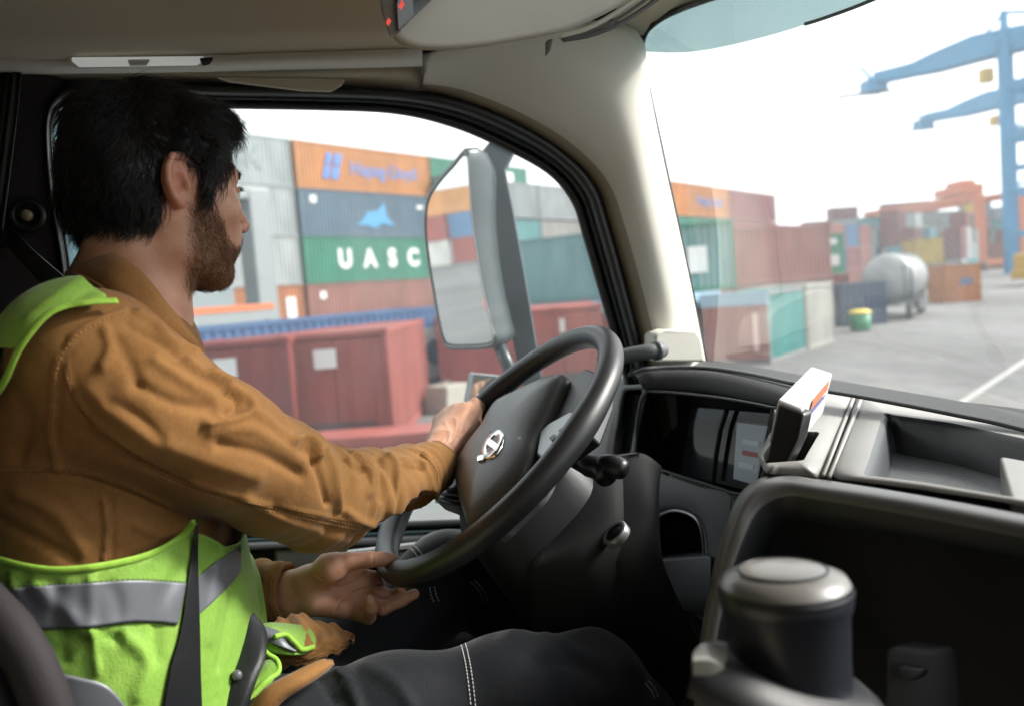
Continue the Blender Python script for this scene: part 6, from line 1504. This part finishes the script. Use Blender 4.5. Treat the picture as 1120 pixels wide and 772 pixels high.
for P in ([(137, 341), (86, 366), (63, 400), (60, 444), (58, 473), (66, 513)], [(69, 396), (86, 442), (132, 488), (189, 522), (258, 545), (330, 562), (395, 575)], [(69, 399), (85, 446), (131, 492), (188, 526), (257, 549), (329, 566), (390, 579)],
          [(0, 514), (57, 514), (110, 523), (190, 558)], [(461, 496), (473, 507), (479, 521), (475, 540)], [(118, 548), (121, 580), (119, 612)]):
    stitch('seam_stitching', P, bvh, THREAD, jack, .0005)
# cuffs: turned bands round both wrists
def cuff(c0, c1, r0, r1, name='cuff'):
    a = Vector(c0); b2 = Vector(c1); u = (b2 - a).normalized(); b = MB()
    o = u.orthogonal().normalized(); v = u.cross(o); rows = []
    for t, r_ in ((-.01, r0 + .0012), (.1, r0 + .003), (.5, (r0 + r1) / 2 + .0035), (.93, r1 + .003), (1.0, r1 + .001), (.97, r1 - .003), (.3, r1 - .006)):
        rows.append([a.lerp(b2, t) + (o * math.cos(p) + v * math.sin(p)) * (r_ * (1 + .035 * math.sin(3 * p + 1) + .012 * math.sin(9 * p))) for p in np.linspace(0, 2 * math.pi, 49)[:-1]])
    b.grid(rows, 0, True); c_ = b.build(name, JAC, jack, smooth=True)
    for t in (.12, .88):
        b = MB(); rr = r0 + (r1 - r0) * t + .0036; b.tube([a.lerp(b2, t) + (o * math.cos(p) + v * math.sin(p)) * (rr * (1 + .035 * math.sin(3 * p + 1) + .012 * math.sin(9 * p))) for p in np.linspace(0, 2 * math.pi, 61)[:-1]], .0005, 5, closed=True); b.build('cuff_stitching', THREAD, c_)
cuff(wv(458, 518, 1.205), wv(478, 507, 1.25), .0395, .0355)
cuff(wv(288, 650, 1.147), wv(317, 647, 1.137), .0415, .0365)
# collar: a folded band round the neck with pointed front
def crow(P, n=6): return smooth_curve([W(*p) for p in P], n)
T0 = [(205, 330, 1.06), (150, 292, 1.07), (100, 268, 1.05), (88, 271, .99), (98, 271, .925), (128, 278, .885), (158, 300, .875), (182, 330, .875), (203, 356, .885), (224, 383, .915)]
Ti = [(212, 345, 1.05), (155, 310, 1.06), (108, 288, 1.04), (96, 285, .99), (104, 284, .94), (132, 292, .90), (160, 312, .892), (184, 342, .89), (205, 366, .90), (222, 388, .92)]
Tm = [(200, 335, 1.075), (146, 302, 1.085), (92, 284, 1.06), (79, 288, .985), (88, 288, .905), (118, 296, .865), (148, 318, .858), (175, 346, .860), (196, 368, .875), (222, 390, .915)]
Tb = [(195, 345, 1.08), (140, 318, 1.09), (84, 300, 1.07), (72, 301, .98), (80, 300, .895), (106, 312, .852), (132, 332, .842), (160, 352, .848), (186, 374, .868), (219, 394, .914)]
b = MB(); b.slab([crow(Ti), crow([(a_[0] * .5 + c_[0] * .5 - 1, (a_[1] + c_[1]) / 2 - 5, (a_[2] + c_[2]) / 2) for a_, c_ in zip(Ti, T0)]), crow(T0), crow([(a_[0] * .5 + c_[0] * .5, (a_[1] + c_[1]) / 2, (a_[2] + c_[2]) / 2 - .003) for a_, c_ in zip(T0, Tm)]), crow(Tm), crow(Tb)], CL * .0022 - CF * .001)
col_ = b.build('collar', JAC, jack, smooth=True)
b = MB(); b.tube(crow([(x - 1, y - 3, d - .0035) for x, y, d in Tb[3:]]), .0007, 5); b.build('collar_stitching', THREAD, col_)
b = MB(); b.tube(crow([(x, y, d - .0) for x, y, d in Tb]), .0022, 8); b.build('collar_edge', JACD, col_, smooth=True)

# ---- safety vest: a shell round the torso with arm openings
def vest_f(P):
    d = smin(torso(P, .0125), arms(P, .0125), .035) + snoise(P, 18) * .0014; return d
a, b_ = bbox([wv(150, 830, .78), wv(150, 800, 1.3), wv(-60, 600, .95), wv(140, 290, .97), wv(-30, 450, .9), wv(250, 600, .9)], .1)
Vv, Fv = sdf_mesh(vest_f, a, b_, .0045); Vv = relax(Vv, Fv, 2, .5)
ARMH = spl([(-120, 540), (-40, 470), (0, 425), (22, 380), (55, 342), (95, 331), (150, 330), (200, 362), (240, 420), (268, 500), (262, 518), (240, 526), (222, 545), (214, 566), (196, 588), (168, 604), (135, 614), (85, 622), (45, 622), (0, 612), (-60, 590)], 5)
def mirr(P):
    q = cabn(P); l = 2 * L0 - q[:, 1]; return CAMP + q[:, :1] * CFn + l[:, None] * CLn + np.stack([0 * l, 0 * l, q[:, 2]], 1)
cq = cabn(Vv); near = cq[:, 1] < L0; pn, _ = pix(Vv); pm, _ = pix(mirr(Vv))
rem = np.where(near, inpoly(pn, ARMH), inpoly(pm, ARMH))
neckd = cone(Vv, wv(150, 345, .97), wv(172, 230, .96), .080, .095) < 0
COLR = [(76, 292), (92, 304), (112, 317), (134, 331), (160, 352), (200, 385), (240, 430), (420, 430), (420, 150), (60, 150), (60, 280)]
onarm = (arms(Vv) < torso(Vv) - .004) & (np.where(near, pn[:, 1], pm[:, 1]) > 385) & (near | (pn[:, 0] > 255))
rem = rem | neckd | (cq[:, 2] < -.58) | onarm | np.where(near, inpoly(pn, COLR), inpoly(pm, COLR))
Vv = sculpt(Vv, Fv, [([(97, 590), (99, 640), (101, 690), (108, 735)], 3, .005), ([(60, 640), (64, 680), (70, 720)], 6, -.004), ([(40, 640), (75, 672), (110, 700)], 7, .005), ([(130, 690), (160, 720), (150, 760)], 8, .005), ([(200, 620), (175, 660), (170, 720)], 7, -.004),
                     ([(15, 630), (22, 660), (30, 690)], 5, .005), ([(60, 690), (90, 700), (130, 695)], 5, -.004), ([(240, 600), (235, 650), (228, 700)], 6, .004), ([(255, 640), (248, 690), (240, 730)], 4, -.004), ([(90, 305), (60, 325), (30, 350)], 5, .003), ([(110, 310), (80, 330), (40, 365)], 4, -.003), ([(120, 640), (130, 660), (128, 700)], 5, -.003)])
keep = ~rem[Fv].any(1); Fk = Fv[keep]
# drop small loose bits: everything not connected to the largest piece is discarded
Vk, Fk = compact(Vv, Fk)
def smooth_rim(V, F, it=14):
    e = np.concatenate([F[:, [0, 1]], F[:, [1, 2]], F[:, [2, 3]], F[:, [3, 0]]]); es = np.sort(e, 1); key = es[:, 0] * len(V) + es[:, 1]
    u, c = np.unique(key, return_counts=True); bd = u[c == 1]; be = np.stack([bd // len(V), bd % len(V)], 1); be = np.concatenate([be, be[:, ::-1]])
    V = V.copy(); isb = np.zeros(len(V), bool); isb[be[:, 0]] = True
    for _ in range(it):
        s_ = np.stack([np.bincount(be[:, 0], V[be[:, 1], k], len(V)) for k in range(3)], 1); n_ = np.bincount(be[:, 0], minlength=len(V)); V[isb] = V[isb] * .4 + .6 * (s_[isb] / n_[isb][:, None])
    ad = np.concatenate([e, e[:, ::-1]]); near_ = np.unique(ad[isb[ad[:, 0]], 1]); near_ = near_[~isb[near_]]
    for _ in range(3):
        s_ = np.stack([np.bincount(ad[:, 0], V[ad[:, 1], k], len(V)) for k in range(3)], 1); n_ = np.bincount(ad[:, 0], minlength=len(V)); V[near_] = V[near_] * .5 + .5 * s_[near_] / n_[near_][:, None]
    return V
Vk = smooth_rim(Vk, Fk)
vest = np_obj('safety_vest', Vk, Fk, LIME, driver)
sm = vest.modifiers.new('solid', 'SOLIDIFY'); sm.thickness = .0016; sm.offset = -1
bvv = BVHTree.FromPolygons([Vector(v) for v in Vv], [tuple(int(i) for i in f) for f in Fv])
def bind(P, r_=.0038, name='vest_binding', m=LIMEB, fl=.45, bv=None):
    C_ = [drape(x, y, bv or bvv, .001) for x, y in P]; C_ = [c_ for c_ in C_ if c_ is not None]; b = MB(); b.tube(C_, r_, 10, flat=fl); return b.build(name, m, vest, smooth=True)
bind(spl([(-60, 590), (0, 612), (45, 622), (85, 622), (135, 614), (168, 604), (196, 588), (213, 570)], 6))
bind(spl([(-40, 470), (0, 425), (22, 380), (55, 342), (95, 331), (128, 329)], 6))
# reflective bands draped over the vest
def panel(name, left, right, m, parent, off=.0046, th=.0012, bv=None, nu=110, nv=16):
    """left/right: pixel curves (same direction) between which the panel is draped"""
    A_ = spl(left, 12); B_ = spl(right, 12); A_ = [A_[int(i * (len(A_) - 1) / nu)] for i in range(nu + 1)]; B_ = [B_[int(i * (len(B_) - 1) / nu)] for i in range(nu + 1)]
    rows = []; last = None
    for k in range(nv + 1):
        r_ = []
        for a, c_ in zip(A_, B_):
            x = a[0] + (c_[0] - a[0]) * k / nv; y = a[1] + (c_[1] - a[1]) * k / nv; h = drape(x, y, bv or bvv, off)
            if h is None: h = last if last is not None else W(x, y, .9)
            r_.append(h); last = h
        rows.append(r_)
    for _ in range(8):
        g_ = np.array([[list(p) for p in r_] for r_ in rows]); g2 = g_.copy(); g2[:, 1:-1] = (g_[:, :-2] + g_[:, 2:] + 2 * g_[:, 1:-1]) / 4; g2[1:-1] = (g2[:-2] + g2[2:] + 2 * g2[1:-1]) / 4; rows = [[Vector(p) for p in r_] for r_ in g2]
    b = MB(); b.slab(rows, ray(150, 600).normalized() * th); return b.build(name, m, parent, smooth=True)
panel('reflective_band', [(-40, 640), (0, 644), (50, 640), (100, 637), (150, 634), (204, 637)], [(-40, 690), (0, 692), (50, 687), (100, 685), (150, 679), (195, 682)], BAND, vest)
panel('reflective_band', [(215, 632), (235, 615), (258, 600), (264, 594)], [(217, 672), (236, 655), (258, 632), (264, 622)], BAND, vest)
panel('reflective_band', [(60, 735), (85, 740), (120, 752), (150, 790)], [(20, 800), (60, 810), (100, 820), (130, 840)], BAND, vest)
for P in ([(-20, 641), (50, 639), (100, 636), (150, 633), (203, 636)], [(-20, 691), (50, 688), (100, 686), (150, 680), (195, 683)]):
    stitch('band_stitching', P, bvv, mat('dark_thread', (.05, .06, .05), .7), vest, .0005, .0022)
# belt straps crossing the vest and the lap
panel('shoulder_strap', [(214, 566), (208, 620), (198, 690), (187, 730), (176, 790)], [(217, 566), (217, 620), (219, 690), (220, 740), (222, 790)], BELT, vest, .005, .0018)
bb_ = panel('lap_strap', [(262, 668), (252, 690), (243, 715), (232, 745), (214, 800)], [(282, 672), (290, 690), (290, 715), (280, 745), (268, 800)], BELT, vest, .006, .0018) if False else None
b = MB(); le_ = crow([(262, 664, .975), (256, 690, .95), (244, 720, .925), (232, 745, .905), (212, 800, .88)]); re_ = crow([(276, 668, .99), (291, 688, .965), (291, 716, .93), (280, 746, .905), (262, 800, .88)])
b.slab([[p.lerp(q_, t) + (O - p).normalized() * (.006 * math.sin(math.pi * t)) for p, q_ in zip(le_, re_)] for t in (0, .2, .4, .6, .8, 1)], ray(260, 720).normalized() * .002); lap = b.build('lap_belt', BELT, truck, smooth=True)
b = MB(); c_ = W(259, 738, .900); b.lathe([(0, .004), (.004, .0038), (.0055, .0015), (.0058, -.002)], c_, (O - c_), 18); b.build('belt_stud', mat('grey_stud', (.12, .12, .13), .35), lap, smooth=True)

# ---- jacket hem and vest tails lying on the lap
b = MB(); b.slab([crow([(262, 790, .855), (288, 755, .865), (320, 736, .885), (350, 722, .915), (364, 722, .94)]), crow([(268, 798, .85), (296, 762, .857), (328, 742, .873), (354, 728, .905), (365, 724, .935)]), crow([(276, 808, .852), (306, 770, .862), (338, 748, .88), (358, 734, .91), (366, 727, .94)])], CL * .004)
b.build('jacket_hem', JAC, jack, smooth=True)
hr = across([crow([(296, 684, 1.03), (312, 672, 1.05), (335, 673, 1.07), (362, 682, 1.08), (386, 691, 1.08)]), crow([(297, 700, 1.0), (318, 688, 1.01), (345, 684, 1.035), (370, 692, 1.05), (388, 696, 1.06)]), crow([(300, 716, .98), (318, 712, .98), (345, 706, .995), (368, 702, 1.02), (387, 700, 1.04)]), crow([(303, 726, .985), (322, 727, .985), (348, 720, .995), (371, 709, 1.02), (384, 702, 1.045)])], 5)
hr = [[p + UP * (.0028 * math.sin(j * .75 + i * .25) + .0022 * math.sin(j * 1.7 - i * .5 + 1)) + (O - p).normalized() * .003 * math.sin(i * 1.1 + j * .3) for j, p in enumerate(r_)] for i, r_ in enumerate(hr)]
b = MB(); b.slab(hr, -UP * .004)
hem2 = b.build('jacket_hem', JAC, jack, smooth=True)
for P in ([(306, 722, .978), (330, 722, .985), (350, 715, .995), (372, 704, 1.03), (383, 697, 1.05)],):
    b = MB(); b.tube(crow(P), .0007, 5); b.build('hem_stitching', THREAD, hem2)
b = MB(); b.slab([crow([(282, 682, .985), (296, 680, .985), (312, 681, 1.0), (336, 685, 1.02), (346, 697, 1.02)]), crow([(284, 700, .965), (300, 696, .965), (316, 700, .975), (334, 706, .99), (345, 704, 1.0)]), crow([(288, 712, .96), (302, 712, .955), (318, 714, .96), (332, 713, .975), (343, 708, .995)])], -UP * .003)
tail = b.build('vest_tail', LIME, vest, smooth=True)
b = MB(); b.tube(crow([(300, 696, .958), (312, 694, .968), (322, 702, .965), (330, 710, .972), (343, 707, .99)]), .0032, 8); b.tube(crow([(282, 690, .97), (290, 712, .95), (303, 722, .945), (304, 735, .935), (290, 745, .92), (272, 765, .905)]), .0032, 8); b.build('tail_binding', LIMEB, tail, smooth=True)
b = MB(); b.slab([crow([(289, 684, .975), (306, 690, .97), (326, 704, .975)]), crow([(290, 700, .958), (308, 706, .953), (324, 712, .962)])], -UP * .0015); b.build('tail_band', BAND, tail, smooth=True)
b = MB(); b.slab([crow([(270, 740, .915), (290, 722, .94), (303, 722, .945)]), crow([(268, 760, .905), (285, 744, .92), (305, 732, .935)]), crow([(262, 790, .895), (276, 765, .905), (296, 745, .92)])], -UP * .003); b.build('vest_tail', LIME, vest, smooth=True)

# ---- trousers
RL = [wv(180, 870, .93), wv(300, 838, .94), wv(430, 800, .98), wv(560, 766, 1.02), wv(648, 757, 1.06), wv(690, 800, 1.09), wv(740, 930, 1.12)]
RLr = [.10, .092, .082, .073, .068, .064, .055]
LLp = [wv(200, 840, 1.12), wv(310, 785, 1.16), wv(410, 705, 1.24), wv(490, 632, 1.34), wv(530, 632, 1.36), wv(575, 700, 1.36), wv(620, 860, 1.36)]
LLr = [.10, .092, .082, .072, .068, .064, .055]
def trou(P):
    d = chain(P, RL, RLr, .03); d = np.minimum(d, chain(P, LLp, LLr, .03)); d = smin(d, cone(P, wv(150, 870, 1.0), wv(160, 870, 1.1), .12, .12), .05); return d
a, b_ = bbox(RL + LLp, .1); a[2] = CAMP[2] - .95
Vt, Ft = sdf_mesh(trou, a, b_, .0055); Vt = relax(Vt, Ft, 2)
Nt = vnormals(Vt, Ft)
for pts in (RL, LLp):
    s_, dd = armparam(Vt, pts); w_ = np.exp(-(np.clip(dd - .085, 0, 1) / .02) ** 2); Vt = Vt + Nt * (w_ * .0009 * (np.sin(s_ * 62 + snoise(Vt, 12) * 3)))[:, None]
Vt = Vt + Nt * (snoise(Vt, 16) * .002 + snoise(Vt, 40) * .0008)[:, None]
Vt = sculpt(Vt, Ft, [([(365, 730), (380, 745), (392, 775)], 6, .007), ([(352, 742), (366, 765)], 5, -.006), ([(400, 728), (430, 745), (450, 772)], 8, .004), ([(600, 690), (640, 686), (668, 700), (700, 740)], 7, .006), ([(580, 720), (630, 725), (660, 745)], 9, -.004), ([(560, 690), (610, 700), (640, 720)], 6, .003),
                     ([(505, 596), (530, 606), (545, 630)], 5, .005), ([(540, 630), (552, 660), (575, 685)], 4, .005), ([(480, 650), (520, 660), (540, 690)], 7, -.004), ([(575, 640), (590, 665), (596, 690)], 5, .006)])
trs = np_obj('trousers', Vt, Ft, JEAN, driver)
bvt = BVHTree.FromPolygons([Vector(v) for v in Vt], [tuple(int(i) for i in f) for f in Ft])
for P in ([(503, 701), (508, 720), (512, 745), (515, 772)], [(508, 700), (513, 720), (517, 745), (520, 772)], [(440, 594), (450, 600), (458, 610), (462, 616)], [(446, 593), (456, 599), (463, 608), (466, 615)],
          [(470, 642), (472, 652), (476, 660)], [(475, 641), (477, 650), (480, 657)], [(515, 636), (524, 646), (530, 660)], [(519, 634), (528, 644), (534, 658)], [(709, 744), (716, 752), (720, 762)], [(706, 747), (713, 756), (716, 764)], [(566, 622), (574, 636), (576, 650), (573, 656)], [(578, 632), (574, 645), (570, 654)]):
    stitch('white_stitching', P, bvt, WTH, trs, .0007, .0006)
if True:
    hz = bpy.data.materials.new('haze'); hz.use_nodes = True; n = hz.node_tree; n.nodes.clear()
    o_ = n.nodes.new('ShaderNodeOutputMaterial'); v_ = n.nodes.new('ShaderNodeVolumePrincipled'); v_.inputs['Color'].default_value = (.9, .93, .95, 1); v_.inputs['Density'].default_value = .0007; v_.inputs['Anisotropy'].default_value = .2
    n.links.new(v_.outputs[0], o_.inputs['Volume'])
    b = MB(); b.box((0, 320, 29), (2400, 1900, 62)); tag(b.build('haze', hz), kind='stuff')
